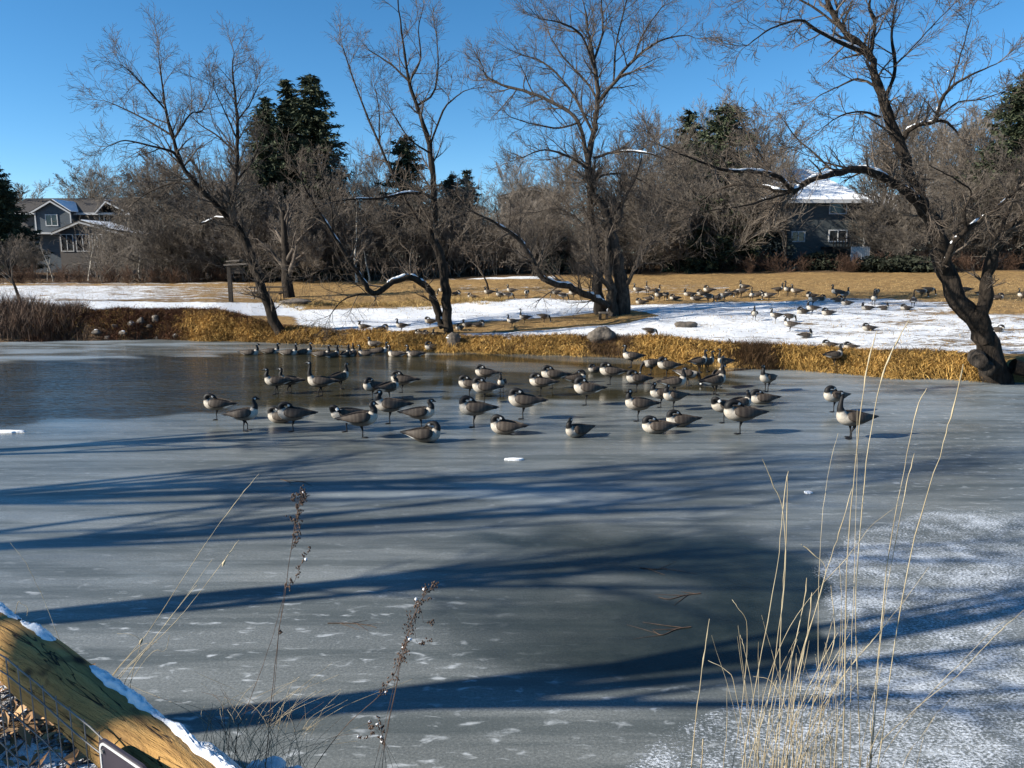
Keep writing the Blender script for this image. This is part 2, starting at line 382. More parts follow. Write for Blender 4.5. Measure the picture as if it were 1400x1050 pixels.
def build_ice():
    A = np.radians(np.linspace(-75, 75, 520)); rr = np.concatenate([np.linspace(1.2, 14, 260), np.linspace(14.1, 52, 260)])
    RR, AA = np.meshgrid(rr, A, indexing='ij'); X = RR * np.sin(AA); Y = RR * np.cos(AA)
    f = Y * CT + CAMZ * ST; PX = CX + F * X / f; PY = CY - F * (Y * ST - CAMZ * CT) / f
    jx = 24 * np.sin(X * 1.9 + np.sin(Y * 2.1)) + 14 * np.sin(X * 4.3 + Y * 3.1); jy = (5 * np.sin(X * 2.7 + 1.3 * np.sin(Y * 1.7)) + 4 * np.sin(X * 6.1 + Y * 1.9)) * sstep(500, 760, PY) + 3 * np.sin(X * .8 + 2 * np.sin(Y * 2.3 + X * .2)) + 2 * np.sin(X * 2.1 + Y * 5)
    px = PX + jx; py = PY + jy
    # open water in the left and middle of the pond
    top = lerp([-400, 0, 200, 420, 560, 1000], [501, 498, 489, 476, 480, 490], px); bot = lerp([-400, 0, 160, 300, 450, 620, 760, 900, 1000], [585, 582, 575, 563, 557, 548, 552, 548, 520], px)
    water = sstep(-3, 4, py - top) * sstep(-4, 5, bot - py) * sstep(1030, 960, px)
    holes = sstep(.45, .75, .5 + .5 * np.sin(X * .8 + 2 * np.sin(Y * .5)) * np.sin(Y * 1.3 + X * .25)) * sstep(430, 560, px)
    wet = np.clip(sstep(620, 565, PY) * sstep(1120, 1000, px) * sstep(465, 480, PY), 0, 1)
    ripple = water * (1 - .75 * sstep(420, 620, px))
    water = water * (1 - .6 * holes)
    e_ = np.sqrt(((px - 860) / 330) ** 2 + ((py - 828) / 112) ** 2)
    clear = sstep(1.12, .80, e_) * (.52 + .48 * sstep(560, 1000, px)) * (1 - .45 * sstep(.62, .1, np.sqrt(((px - 850) / 200) ** 2 + ((py - 800) / 60) ** 2)))
    cl2 = sstep(15, 4, np.abs(py - (738 + .05 * (px - 600)))) * sstep(520, 680, px) * sstep(1130, 1060, px) * .85
    clear = np.maximum(clear, cl2) * sstep(1150, 1118, px + .34 * np.abs(py - 815))
    edge = lerp([640, 690, 740, 780, 830, 880, 930, 1000, 1060], [1370, 1240, 1120, 1080, 1110, 1125, 1040, 900, 820], PY) + .5 * jx
    frost = sstep(-30, 50, px - edge) * sstep(655, 715, PY) * .90
    frost = np.maximum(frost, .46 * sstep(880, 960, PY) * sstep(430, 650, px))
    frost = np.maximum(frost, .30 * sstep(640, 545, PY) * sstep(1040, 1160, px))
    smear = np.clip(.25 + .75 * sstep(760, 860, PY) * sstep(760, 560, px) + .6 * sstep(900, 960, PY) + .5 * sstep(1080, 1200, px), 0, 1) * (1 - clear) * (1 - water)
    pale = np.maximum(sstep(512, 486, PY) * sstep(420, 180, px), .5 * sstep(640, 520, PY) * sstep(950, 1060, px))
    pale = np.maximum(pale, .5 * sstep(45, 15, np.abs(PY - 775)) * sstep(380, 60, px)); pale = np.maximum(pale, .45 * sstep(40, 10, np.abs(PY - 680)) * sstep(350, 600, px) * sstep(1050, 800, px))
    n, m = X.shape; idx = np.arange(n * m).reshape(n, m)
    q = np.stack([idx[:-1, :-1], idx[:-1, 1:], idx[1:, 1:], idx[1:, :-1]], -1).reshape(-1, 4)[:, ::-1]
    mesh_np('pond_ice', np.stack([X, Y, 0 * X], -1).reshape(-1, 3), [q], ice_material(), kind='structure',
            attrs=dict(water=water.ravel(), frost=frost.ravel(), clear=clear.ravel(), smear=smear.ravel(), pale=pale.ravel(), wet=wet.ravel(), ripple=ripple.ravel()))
build_terrain(); build_ice()

# ------------------------------------------------------------------ branching
def rnd_perp(d, rng):
    while True:
        v = Vector((rng.uniform(-1, 1), rng.uniform(-1, 1), rng.uniform(-1, 1)))
        p = v - d * v.dot(d)
        if p.length > .1: return p.normalized()
def grow(out, p, d, L, r, lvl, rng, P):
    """one branch and its children; out: list per level of (pts, radii)"""
    n = P['seg'][lvl]; pts = [tuple(p)]; rad = [r]; d = d.normalized(); dirs = [d.copy()]; q = Vector(p)
    rend = max(r * P.get('taper', .25), P['rmin'])
    bow = rnd_perp(d, rng) * P['bow']
    for i in range(n):
        d = (d + bow / n + Vector((rng.gauss(0, 1), rng.gauss(0, 1), rng.gauss(0, 1))) * P['jit'] + Vector((0, 0, P['up'][lvl]))).normalized()
        q = q + d * (L / n); pts.append(tuple(q)); rad.append(r + (rend - r) * (i + 1) / n); dirs.append(d.copy())
    out[lvl].append((pts, rad))
    if lvl == 0: return
    k = P['kids'][lvl]; k = int(k) + (rng.random() < k - int(k))
    for j in range(k):
        t = P['t0'] + (1 - P['t0']) * (j + rng.random()) / max(k, 1)
        f = t * n; i = min(int(f), n - 1); f -= i
        a, b = Vector(pts[i]), Vector(pts[i + 1]); o = a.lerp(b, f)
        an = R(rng.uniform(*P['ang'])); dd = dirs[i + 1]
        cd = dd * math.cos(an) + rnd_perp(dd, rng) * math.sin(an)
        rr = max((rad[i] + (rad[i + 1] - rad[i]) * f) * rng.uniform(.45, .7), P['rmin'])
        grow(out, o, cd, L * rng.uniform(*P['len']) * (1.15 - .55 * t), rr, lvl - 1, rng, P)
def children_along(out, limb, rng, P, lvl, k, L, t0=.3, r_k=.5, ang=(30, 70), bias=(0, 0, 0)):
    """fine growth along a limb given as (pts, radii)"""
    P_, r_ = limb; n = len(P_) - 1
    for j in range(k):
        t = t0 + (1 - t0) * (j + rng.random()) / k; f = t * n; i = min(int(f), n - 1); f -= i
        a, b = Vector(P_[i]), Vector(P_[i + 1]); d = (b - a).normalized()
        an = R(rng.uniform(*ang)); cd = (d * math.cos(an) + rnd_perp(d, rng) * math.sin(an) + Vector(bias)).normalized()
        rr = max(min(r_[i] * r_k, .035), P['rmin'])
        grow(out, a.lerp(b, f), cd, L * rng.uniform(.6, 1.25) * (1.15 - .5 * t), rr, lvl, rng, P)
    # a spray at the tip
    d = (Vector(P_[-1]) - Vector(P_[-2])).normalized()
    for j in range(3):
        cd = (d + rnd_perp(d, rng) * rng.uniform(.2, .7)).normalized()
        grow(out, Vector(P_[-1]), cd, L * rng.uniform(.6, 1.0), max(r_[-1] * .8, P['rmin']), lvl, rng, P)

def hero_tree(label, base_px, limbs, trunk_idx, P, seed, kids, L, thin=.76, group='large bare trees on the pond bank', barkm='bark', rough=.012, snow=(), t0=.3, lvl=2, root=None, nbias=(0, 0, .15), rscale=1.0, snow_r=.5):
    """limbs: list of [(px,py,r_px,dY)...] traced on the tree; each is a real tapered limb at its own distance"""
    rng = random.Random(seed)
    bx, by, bz = ground_at(*base_px) if root is None else root
    t = empty('bare_tree', (bx, by, bz)); tag(t, label, 'tree', group)
    L3 = []
    for li, pts in enumerate(limbs):
        w3 = []; rr = []
        for k, q in enumerate(pts):
            px, py, r = q[:3]; dy = q[3] if len(q) > 3 else 0
            p = Vector(at_y(px, py, by + dy)) - Vector((bx, by, bz))
            w3.append(p); rr.append(r * rscale * thin * (by + dy) / F)
        if li in trunk_idx and li == 0:
            w3.insert(0, w3[0] + Vector((0, 0, -.4)) + (w3[0] - w3[1]) * .1); rr.insert(0, rr[0] * 1.35)
        P_, r_ = smooth_poly(w3, rr, 4)
        for k in range(1, len(P_) - 1): P_[k] += np.array([rng.gauss(0, 1), rng.gauss(0, 1), rng.gauss(0, 1)]) * min(.16 * r_[k], .03)
        L3.append((P_, r_))
    tr = tube_obj('trunk', [L3[i] for i in trunk_idx], M[barkm], t, rough, seed, lambda r: 12 if r > .1 else 8)
    for i, l in enumerate(L3):
        if i not in trunk_idx: tube_obj('limb', [l], M[barkm], t, rough * .5, seed)
    out = [[] for _ in range(6)]
    for i, l in enumerate(L3):
        ln = float(np.linalg.norm(np.diff(l[0], axis=0), axis=1).sum())
        children_along(out, l, rng, P, lvl, max(3, int(kids * ln)), L, t0 if i in trunk_idx else .12, bias=nbias)
    tube_obj('crown', [q for o in out for q in o], M['twig'], t)
    if snow:
        sp = []
        for i in snow:
            P_, r_ = L3[i]; n = len(P_); a = 1
            while a < n - 2:
                b = min(n - 1, a + rng.randint(2, 7))
                seg = P_[a:b + 1]; rs = r_[a:b + 1]
                if len(seg) > 2 and rs.min() > .028 and rng.random() < .85:
                    ss, r2 = smooth_poly(seg + np.stack([0 * rs, 0 * rs, rs * .72 + .004], 1), rs * .62 + .008, 3)
                    k = np.sin(np.linspace(0, math.pi, len(ss))) ** .5 * np.array([rng.uniform(.7, 1.2) for _ in ss])
                    sp.append((ss, r2 * k + .001))
                a = b + (rng.randint(0, 2))
        for q in sp: tube_obj('snow_ridge', [q], M['snow'], t)
    return t

TWIG = dict(seg=[4, 5, 6, 6], kids=[0, 7, 7, 7], jit=.10, bow=.35, up=[.02, .03, .04, .04], t0=.12, ang=(22, 58), len=(.42, .72), rmin=.0042, taper=.3)

# -------- the four large trees on the bank
hero_tree('dark bare tree leaning over the pond beside the open water, its forked top standing apart', (381, 461), [
    [(384, 461, 10), (371, 428, 9.5), (356, 388, 8.5), (344, 356, 8), (332, 324, 7), (320, 304, 6, -.2)],
    [(320, 304, 5.5), (318, 284, 4.5, .2), (322, 248, 4, .5), (324, 212, 3.4, .6), (324, 160, 2.6, .6), (318, 100, 1.4, .6), (320, 72, .6, .6)],
    [(330, 322, 5.5), (316, 304, 5), (292, 276, 4.6, -.4), (272, 256, 4.2, -.6), (248, 224, 3.6, -.8), (236, 184, 2.8, -.8), (226, 148, 2, -.8), (220, 100, 1.1, -.8), (216, 74, .5, -.8)],
    [(248, 224, 2.8, -.8), (236, 208, 2.4, -1.2), (208, 200, 1.9, -1.6), (172, 192, 1.2, -1.9), (148, 200, .7, -2)],
    [(238, 190, 2, -.8), (260, 156, 1.5, -.3), (276, 152, .9, 0), (286, 130, .5, .2)],
    [(226, 150, 1.8, -.8), (204, 124, 1.4, -1.3), (180, 100, 1, -1.6), (168, 90, .6, -1.7)],
    [(236, 186, 1.9, -.8), (200, 164, 1.5, -.2), (164, 146, 1, .2), (144, 138, .6, .3)],
    [(318, 300, 2.6), (296, 298, 2.4, .3), (284, 303, 2, .5), (272, 306, 1.2, .6)],
    [(324, 214, 1.9, .6), (300, 188, 1.5, 1), (276, 172, 1, 1.4), (262, 160, .6, 1.5)],
    [(324, 165, 1.6, .6), (340, 145, 1.2, .2), (352, 120, .8, 0)],
    [(322, 248, 2, .5), (342, 225, 1.6, .9), (352, 205, 1, 1.1)],
    [(324, 190, 1.5, .6), (306, 150, 1.1, .2), (292, 120, .7, 0)],
    [(270, 254, 2.2, -.6), (240, 250, 1.7, -.2), (205, 262, 1.2, .1), (180, 280, .7, .2)],
], [0], dict(TWIG, kids=[0, 6, 6, 6]), 11, 3.4, 1.5, snow=(7,))

hero_tree('bare tree with a thin forked crown and one low limb reaching across the bank', (612, 456), [
    [(612.6, 457, 9), (611, 411, 8.5), (606, 366, 7.8), (597, 336, 7.4), (589, 320, 7), (594, 296, 6), (592, 256, 5.2), (587, 197, 4.4), (571, 146, 3.4), (560, 114, 2.5), (551, 59, 1.7), (544, 0, 1), (542, -30, .5)],
    [(606, 448, 7), (601, 436, 7), (594, 411, 6.6, -.1), (583, 393, 6, -.2), (560, 380, 5.6, -.5), (537, 385, 5.4, -.8), (510, 401, 5, -1.1), (487, 370, 4.2, -1.3), (455, 320, 3.2, -1.6), (432, 283, 2.4, -1.8), (416, 256, 1.6, -2), (412, 240, 1, -2)],
    [(591, 272, 3.2), (578, 265, 3.2, -.3), (555, 264, 2.8, -.6), (519, 271, 2.3, -1), (485, 272, 1.7, -1.4), (455, 276, 1, -1.7)],
    [(571, 144, 2), (592, 128, 1.7, .4), (599, 91, 1.3, .6), (597, 46, .8, .6)],
    [(558, 110, 1.9), (533, 87, 1.5, .5), (505, 69, .8, .9)],
    [(588, 318, 2.6), (574, 305, 2.6, .3), (556, 275, 2.3, .5), (537, 238, 2.1, .6), (505, 165, 1.7, .8), (482, 105, 1.3, .8), (469, 66, .8, .8)],
    [(588, 200, 2), (606, 151, 1.6, -.4), (629, 128, 1, -.8), (642, 122, .6, -1)],
    [(510, 402, 2), (495, 402, 1.8, -1.4), (469, 410, 1.3, -1.7), (452, 430, .8, -1.9)],
    [(538, 236, 1.8, .6), (520, 200, 1.4, 1), (518, 150, 1, 1.1), (512, 118, .6, 1.2)],
    [(560, 112, 1.8), (575, 80, 1.4, -.4), (572, 40, .9, -.5), (580, 5, .5, -.5)],
    [(594, 300, 2.4), (575, 288, 1.9, .5), (540, 300, 1.3, 1), (505, 310, .8, 1.3)],
    [(588, 210, 1.7), (560, 190, 1.3, -.5), (540, 160, .9, -.9)],
    [(456, 322, 1.8, -1.6), (452, 280, 1.4, -1.4), (440, 240, .9, -1.3)],
    [(488, 372, 1.8, -1.3), (455, 366, 1.4, -1.7), (425, 372, 1, -2), (405, 365, .6, -2.2)],
], [0], dict(TWIG, kids=[0, 6, 6, 6]), 23, 2.1, 1.35, snow=(1, 2))

hero_tree('massive bare tree with clustered gnarled trunks and a broad twiggy crown, centre of the lawn', (838, 430), [
    [(852, 432, 17), (851, 400, 14.5), (847, 372, 13), (840, 335, 11), (833, 305, 8.5), (822, 280, 7.2), (808, 258, 6.8), (805, 219, 6.2), (812, 175, 5.4), (817, 140, 4.6), (813, 88, 3.6), (806, 53, 2.4), (799, 10, 1.4), (792, -25, .7)],
    [(822, 432, 13, .5), (817, 400, 11, .5), (816, 350, 8.5, .5), (809, 300, 6.6, .4), (806, 258, 5.6, .2)],
    [(838, 434, 12, -.3), (836, 405, 10, -.3), (832, 375, 7, -.3), (830, 330, 5, -.2), (832, 300, 4)],
    [(816, 142, 3.8), (839, 114, 3.4, -.4), (865, 83, 2.8, -.8), (900, 57, 1.9, -1.2), (935, 48, 1, -1.6), (950, 52, .6, -1.7)],
    [(804, 225, 4.2), (791, 168, 3.8, .3), (765, 145, 3.2, .6), (725, 127, 2.8, 1), (686, 116, 2.3, 1.4), (664, 103, 1.9, 1.6), (660, 92, 1, 1.7)],
    [(813, 96, 2.7), (795, 48, 2.2, -.5), (765, 31, 1.6, -.9), (738, 26, .9, -1.2)],
    [(811, 85, 2.6), (824, 45, 2, .4), (822, 0, 1.3, .6), (824, -30, .7, .6)],
    [(839, 110, 2.2, -.4), (843, 57, 1.7, .2), (857, 0, 1.2, .4), (862, -25, .7, .4)],
    [(832, 420, 7, -.6), (818, 410, 7, -.7), (800, 402, 6.8, -.9), (778, 392, 6.4, -1.1), (743, 381, 5.8, -1.4), (725, 350, 5, -1.6), (708, 326, 4.2, -1.8), (677, 305, 2.6, -2.1), (646, 289, 1.3, -2.4)],
    [(812, 216, 2.6), (839, 208, 2.4, -.6), (874, 208, 2, -1.2), (905, 216, 1.3, -1.7), (930, 236, .8, -2)],
    [(858, 388, 4, -.2), (874, 350, 3.2, -.6), (879, 325, 2, -.8), (890, 300, 1, -.9)],
    [(834, 396, 5, -.8), (822, 380, 4, -1), (813, 370, 3, -1.1), (806, 350, 1.5, -1.2)],
    [(838, 318, 4.5), (848, 298, 4, -.3), (851, 275, 3.2, -.4), (849, 268, 2.4, -.4)],
    [(806, 232, 3), (780, 215, 2.5, -.6), (745, 205, 1.8, -1.1), (715, 215, 1, -1.5)],
    [(810, 180, 2.8), (778, 120, 2.2, .9), (742, 85, 1.6, 1.4), (712, 75, .9, 1.7)],
    [(818, 138, 2.4), (800, 110, 1.9, 1), (770, 78, 1.4, 1.5), (752, 50, .8, 1.7)],
    [(866, 82, 1.8, -.8), (880, 45, 1.4, -.4), (905, 10, .9, -.2)],
    [(806, 250, 2.8), (830, 238, 2.4, .8), (862, 240, 1.7, 1.3), (890, 255, 1, 1.6)],
    [(812, 330, 3, .4), (790, 300, 2.3, .9), (760, 285, 1.5, 1.3), (735, 290, .8, 1.5)],
    [(834, 300, 2.6), (856, 268, 2, .6), (872, 235, 1.4, .9), (880, 200, .8, 1)],
    [(790, 168, 2.2, .3), (765, 175, 1.8, -.3), (730, 170, 1.3, -.8), (698, 160, .8, -1.1)],
], [0, 1, 2], dict(TWIG, kids=[0, 7, 7, 6]), 35, 3.0, 1.6, thin=.68, barkm='bark_grey', rough=.02, snow=(8, 9))

t4 = hero_tree('huge dark willow at the water edge with a snow lined limb arching over the lawn', (1358, 516), [
    [(1362, 520, 30), (1350, 470, 24), (1338, 445, 21), (1311, 411, 18.5), (1291, 360, 17), (1279, 315, 15.5), (1260, 278, 13.5), (1245, 247, 11), (1234, 206, 9.8), (1214, 154, 8.8), (1198, 103, 8), (1188, 72, 7), (1162, 51, 6), (1142, 26, 5.2), (1131, 0, 4.6), (1120, -40, 3)],
    [(1348, 470, 16, -.1), (1344, 450, 15, -.2), (1347, 401, 12.5, -.3), (1358, 350, 11, -.5), (1370, 322, 10, -.6), (1400, 298, 8.5, -.9), (1440, 283, 6, -1.2)],
    [(1262, 286, 10), (1250, 272, 10, -.1), (1229, 255, 9.2, -.2), (1203, 240, 8.4, -.3), (1178, 232, 8, -.5), (1142, 237, 7.2, -.7), (1106, 247, 6.4, -.9), (1083, 264, 5.6, -1.1)],
    [(1086, 262, 4.8, -1.1), (1065, 243, 4.5, -1.3), (1034, 234, 4, -1.6), (993, 233, 3.3, -2), (957, 221, 2.2, -2.4), (900, 198, .9, -3)],
    [(1083, 264, 4.5, -1.1), (1062, 260, 4.2, -1), (1039, 254, 3.7, -.8), (993, 255, 2.6, -.5), (951, 278, 1.2, -.2)],
    [(1076, 264, 2.8, -1.1), (1050, 272, 2.4, -1.5), (1020, 281, 1.9, -1.9), (962, 290, 1.3, -2.4), (915, 308, .7, -2.8)],
    [(1362, 338, 5.5, -.5), (1378, 288, 4.8, -.2), (1394, 247, 3.8, 0), (1407, 222, 2.4, .2)],
    [(1290, 372, 6.5, -.1), (1296, 352, 6.2, -.5), (1306, 329, 5.8, -.7), (1327, 309, 5.2, -.9), (1363, 285, 4.2, -1.2), (1380, 268, 3.2, -1.4), (1396, 255, 2, -1.5)],
    [(1322, 312, 3.2, -.9), (1319, 288, 2.6, -1.1), (1327, 262, 2, -1.2), (1301, 242, 1.6, -1.5), (1270, 226, .9, -1.8)],
    [(1234, 190, 5.5), (1244, 178, 5.5, -.2), (1257, 170, 5, -.4), (1278, 166, 4.3, -.6), (1283, 149, 3.8, -.7), (1296, 123, 3.2, -.9), (1327, 103, 2.2, -1.2), (1363, 87, 1.2, -1.5)],
    [(1278, 166, 3.2, -.6), (1292, 166, 2.8, -.9), (1304, 176, 2.2, -1), (1311, 186, 1.2, -1.1)],
    [(1209, 135, 4.2), (1224, 95, 3.6, .4), (1219, 51, 2.6, .6), (1224, 10, 1.6, .8), (1232, -30, .9, .9)],
    [(1190, 76, 4), (1196, 31, 3.2, .6), (1188, 5, 2.4, .8), (1206, -30, 1.4, 1)],
    [(1186, 72, 4.6), (1157, 62, 4, -.5), (1116, 41, 3.2, -1), (1095, 28, 2.6, -1.3), (1054, 39, 1.8, -1.7), (1022, 62, 1, -2)],
    [(1203, 160, 2.6), (1178, 153, 2.2, -.5), (1150, 158, 1.5, -.9), (1128, 172, .9, -1.1)],
    [(1197, 118, 2.6), (1173, 108, 2.2, .5), (1147, 118, 1.6, .9), (1118, 132, .9, 1.2)],
    [(1162, 50, 3.2), (1120, 15, 2.4, .6), (1075, -8, 1.6, 1), (1030, -5, .9, 1.4)],
    [(1246, 248, 3.2), (1262, 262, 2.4, -.6), (1270, 290, 1.6, -.9)],
    [(1296, 122, 2, -.9), (1310, 85, 1.6, -.6), (1322, 45, 1.1, -.5), (1330, 10, .7, -.5)],
    [(1224, 90, 2, .4), (1252, 60, 1.6, 0), (1280, 30, 1.1, -.3), (1305, 5, .7, -.5)],
    [(1142, 238, 2.6, -.7), (1120, 215, 2, -.3), (1090, 190, 1.4, 0), (1068, 160, .8, .2)],
    [(1060, 244, 2, -1.3), (1035, 205, 1.5, -1), (1015, 170, 1, -.8)],
    [(1400, 298, 4, -.9), (1412, 260, 3, -1.1), (1425, 200, 2, -1.2), (1420, 140, 1, -1.2)],
    [(1278, 164, 2.2, -.6), (1310, 140, 1.7, -.2), (1345, 135, 1.2, .1), (1385, 120, .7, .3)],
], [0, 1], dict(TWIG, kids=[0, 6, 6, 6], bow=.5), 47, 3.1, 1.05, thin=.64, rough=.02, snow=(2, 3, 4, 7, 8, 9, 13), t0=.3, root=tuple(at_z(1358, 516, .12)), nbias=(-.05, -.1, .0), snow_r=.5)
for (px, py, dx, r, l) in ((1340, 494, -.1, .2, .5), (1352, 506, .02, .17, .45)):     # sawn stubs on the water side of its foot
    bx, by, bz = at_y(px, py, t4.location.y - .62); a = Vector((bx, by, bz)) - t4.location
    tube_obj('stump', [([a + Vector((.18, l, .05)), a + Vector((.06, l * .4, .02)), a, a + Vector((-.005, -.01, 0)), a + Vector((-.005, -.012, 0))], [r * 1.1, r, r * .97, r * .9, .002])], M['bark_grey'], t4, .02, 3, lambda q: 14)
rt = []
rng = random.Random(5)
for k in range(7):
    x0 = Vector((.3 + .15 * k * .5, -.3, .35 - .02 * k)); p = [x0]
    for i in range(6): p.append(p[-1] + Vector((.42, rng.uniform(-.28, .1), -.10 + rng.uniform(-.05, .06))))
    rt.append(smooth_poly(p, [.2, .17, .14, .11, .09, .06, .03], 3))
tube_obj('root', rt, M['bark'], t4, .02, 9)

# ------------------------------------------------------------------ grasses: arcs of thin ribbons
def blades(base, dirxy, h, lean, droop, width, colr, name, m, parent=None, kind=None, nseg=4, seed=0):
    base = np.asarray(base, float); N = len(base); rg = np.random.default_rng(seed)
    t = np.linspace(0, 1, nseg + 1)[None, :, None]
    d3 = np.concatenate([dirxy, np.zeros((N, 1))], 1)[:, None, :]
    C = base[:, None, :] + np.array([0, 0, 1.])[None, None] * (h[:, None, None] * (t - droop[:, None, None] * t ** 2.4)) + d3 * (lean[:, None, None] * t ** 1.7)
    ang = rg.uniform(0, math.pi, N); side = np.stack([np.cos(ang), np.sin(ang), 0 * ang], 1)[:, None, :]
    wd = width[:, None, None] * (1 - .85 * t ** 1.5)
    V = np.stack([C - side * wd, C + side * wd], 2)                      # N, nseg+1, 2, 3
    idx = np.arange(N * (nseg + 1) * 2).reshape(N, nseg + 1, 2)
    q = np.stack([idx[:, :-1, 0], idx[:, :-1, 1], idx[:, 1:, 1], idx[:, 1:, 0]], -1).reshape(-1, 4)
    cc = np.repeat(np.asarray(colr, float)[:, None, :], (nseg + 1) * 2, 1).reshape(-1, 3)
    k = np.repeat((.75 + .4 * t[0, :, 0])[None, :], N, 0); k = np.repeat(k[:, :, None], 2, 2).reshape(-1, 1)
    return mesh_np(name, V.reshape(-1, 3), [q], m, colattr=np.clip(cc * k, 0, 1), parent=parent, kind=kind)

def bank_grass():
    rg = np.random.default_rng(4)
    gold = dict(b=[], d=[], h=[], l=[], r=[], w=[], c=[]); brown = dict(b=[], d=[], h=[], l=[], r=[], w=[], c=[])
    def tussock(S, x, y, z, n, h, lean, out, c0, c1, drp, wd=.006, spread=.16):
        h = h * (.62 + .5 * (.5 + .5 * math.sin(x * 1.9 + 2 * math.sin(x * .77 + y))) + .35 * rg.uniform(-.6, 1))
        a = rg.uniform(0, 2 * math.pi, n); rad = spread * np.sqrt(rg.uniform(0, 1, n))
        bx, by = x + rad * np.cos(a), y + rad * np.sin(a)
        S['b'].append(np.stack([bx, by, np.minimum(H(bx, by), z + .05) - .02], 1))
        d = np.stack([np.cos(a), np.sin(a)], 1) * .8 + np.array(out)[None] + rg.normal(0, .25, (n, 2))
        d /= np.linalg.norm(d, axis=1, keepdims=True); S['d'].append(d)
        S['h'].append(h * rg.uniform(.6, 1.25, n)); S['l'].append(lean * rg.uniform(.4, 1.3, n)); S['r'].append(drp * rg.uniform(.5, 1.2, n)); S['w'].append(wd * rg.uniform(.6, 1.3, n))
        k = rg.uniform(0, 1, (n, 1)); S['c'].append((np.array(c0) * (1 - k) + np.array(c1) * k) * rg.uniform(.5, 1.12))
    for px in np.arange(250, 1345, 3.2):
        x0, y0, _ = at_z(px, float(lerp([p[0] for p in _sh], [p[1] for p in _sh], px)))
        u = x0 / y0; s, b = float(lerp(SHU, SHY, u)), float(lerp(BKU, BKY, u))
        dk = (795 < px < 868) or (1000 < px < 1068)
        gapy = 690 < px < 699 or 1128 < px < 1142
        out = -np.array([u, 1.0]); out /= np.linalg.norm(out)
        for row in np.arange(0.0, 1.05, min(.17, .33 / max(b - s, .3))):
            if gapy and rng.random() < .85: continue
            y = s - .18 + (b - s + .25) * row + rg.normal(0, .06); x = u * y + rg.normal(0, .08)
            z = h1(x, y)
            if z < -.12: continue
            if row < .35 and math.sin(x * 2.3 + 1.1 * math.sin(x * .9)) > .35 and rng.random() < .75: continue
            mid = math.sin(row * math.pi)
            if dk or rg.random() < (.14 + .26 * (row > .7) + .25 * (math.sin(x * .9 + 2) > .55)):
                tussock(brown, x, y, z, 34, .26 + .1 * mid, .2, out * .6, (.055, .035, .02), (.19, .11, .055), .55)
            else:
                tussock(gold, x, y, z, 34, .30 + .1 * mid, .30, out * 1.0, (.34, .19, .05), (.82, .53, .17), .85, .0125)
    # tussocks along the dip in the lawn, centre left
    for px in np.arange(388, 690, 3.4):
        for k in range(2):
            x, y, z = ground_at(px + rg.normal(0, 2), 417 + rg.normal(0, 2.2) - (px > 600) * 6)
            tussock(gold, x, y, z, 40, .38 * rg.uniform(.6, 1.2), .32, (0, -.6), (.40, .25, .08), (.72, .52, .22), .8, .009, .3)
    # reddish brush on the stony left bank
    for px in np.arange(40, 390, 2.6):
        x0, y0, _ = at_z(px, float(lerp([p[0] for p in _sh], [p[1] for p in _sh], px))); u = x0 / y0
        s, b = float(lerp(SHU, SHY, u)), float(lerp(BKU, BKY, u))
        for row in np.arange(0.12, 1.12, .07):
            if rg.random() < (.45 if px < 330 else .2) * (1.2 - .6 * row) + .5 * (100 < px < 135 and row < .75): continue
            y = s + (b - s) * row + rg.normal(0, .15); x = u * y + rg.normal(0, .12); z = h1(x, y)
            g = px > 255 and row < .75 or rg.random() < .12
            tussock(gold if g else brown, x, y, z, 26, .34, .26, (0, -.7), (.38, .21, .06) if g else (.055, .026, .016), (.62, .40, .14) if g else (.20, .088, .045), .7, .010, .28)
    # reeds, far left
    for px in np.arange(-120, 118, 1.5):
        for k in range(7):
            x0, y0, _ = at_z(px, 466); y = y0 + rg.uniform(-.2, 3.6) ; x = x0 / y0 * y; z = h1(x, y)
            hh = (.72 if px < 70 else .5) * rg.uniform(.45, 1.1)
            tussock(brown, x, y, z, 12, hh, .35, (.2, -.2), (.055, .04, .03), (.24, .15, .10), .15, .010, .3)
    for S, nm in ((gold, 'bank_grass'), (brown, 'bank_brush')):
        cat = {k: np.concatenate(v) for k, v in S.items()}
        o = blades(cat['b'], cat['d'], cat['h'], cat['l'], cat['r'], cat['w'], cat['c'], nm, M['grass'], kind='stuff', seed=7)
        tag(o, 'golden dry grass hanging over the pond bank' if nm == 'bank_grass' else 'dark brown dry brush and reeds along the pond bank', 'grass' if nm == 'bank_grass' else 'brush')
    # short tufts poking through the lawn and its snow
    N = 42000; px = rg.uniform(-40, 1440, N); k = rg.uniform(0, 1, N) ** .8
    u = (px - 700) / 1050 * .99; y = lerp(BKU, BKY, u) + .3 + k * 26; x = u * y; z = H(x, y)
    a = rg.uniform(0, 6.28, N); f = y * CT - (z - CAMZ) * ST; PX = CX + F * x / f; PY = CY - F * (y * ST + (z - CAMZ) * CT) / f
    cov = snow_cover(PX, PY, x, y); keep = rg.uniform(0, 1, N) > cov * .8
    b = np.stack([x, y, z - .01], 1)[keep]; n = len(b); c = rg.uniform(0, 1, (n, 1))
    o = blades(b, np.stack([np.cos(a), np.sin(a)], 1)[keep], rg.uniform(.04, .11, n), rg.uniform(.02, .09, n), rg.uniform(.1, .5, n), rg.uniform(.006, .014, n),
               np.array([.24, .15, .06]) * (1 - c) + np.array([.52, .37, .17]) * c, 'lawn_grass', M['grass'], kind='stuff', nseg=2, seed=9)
    tag(o, 'short dry grass tufts poking through the snowy lawn', 'grass')
bank_grass()

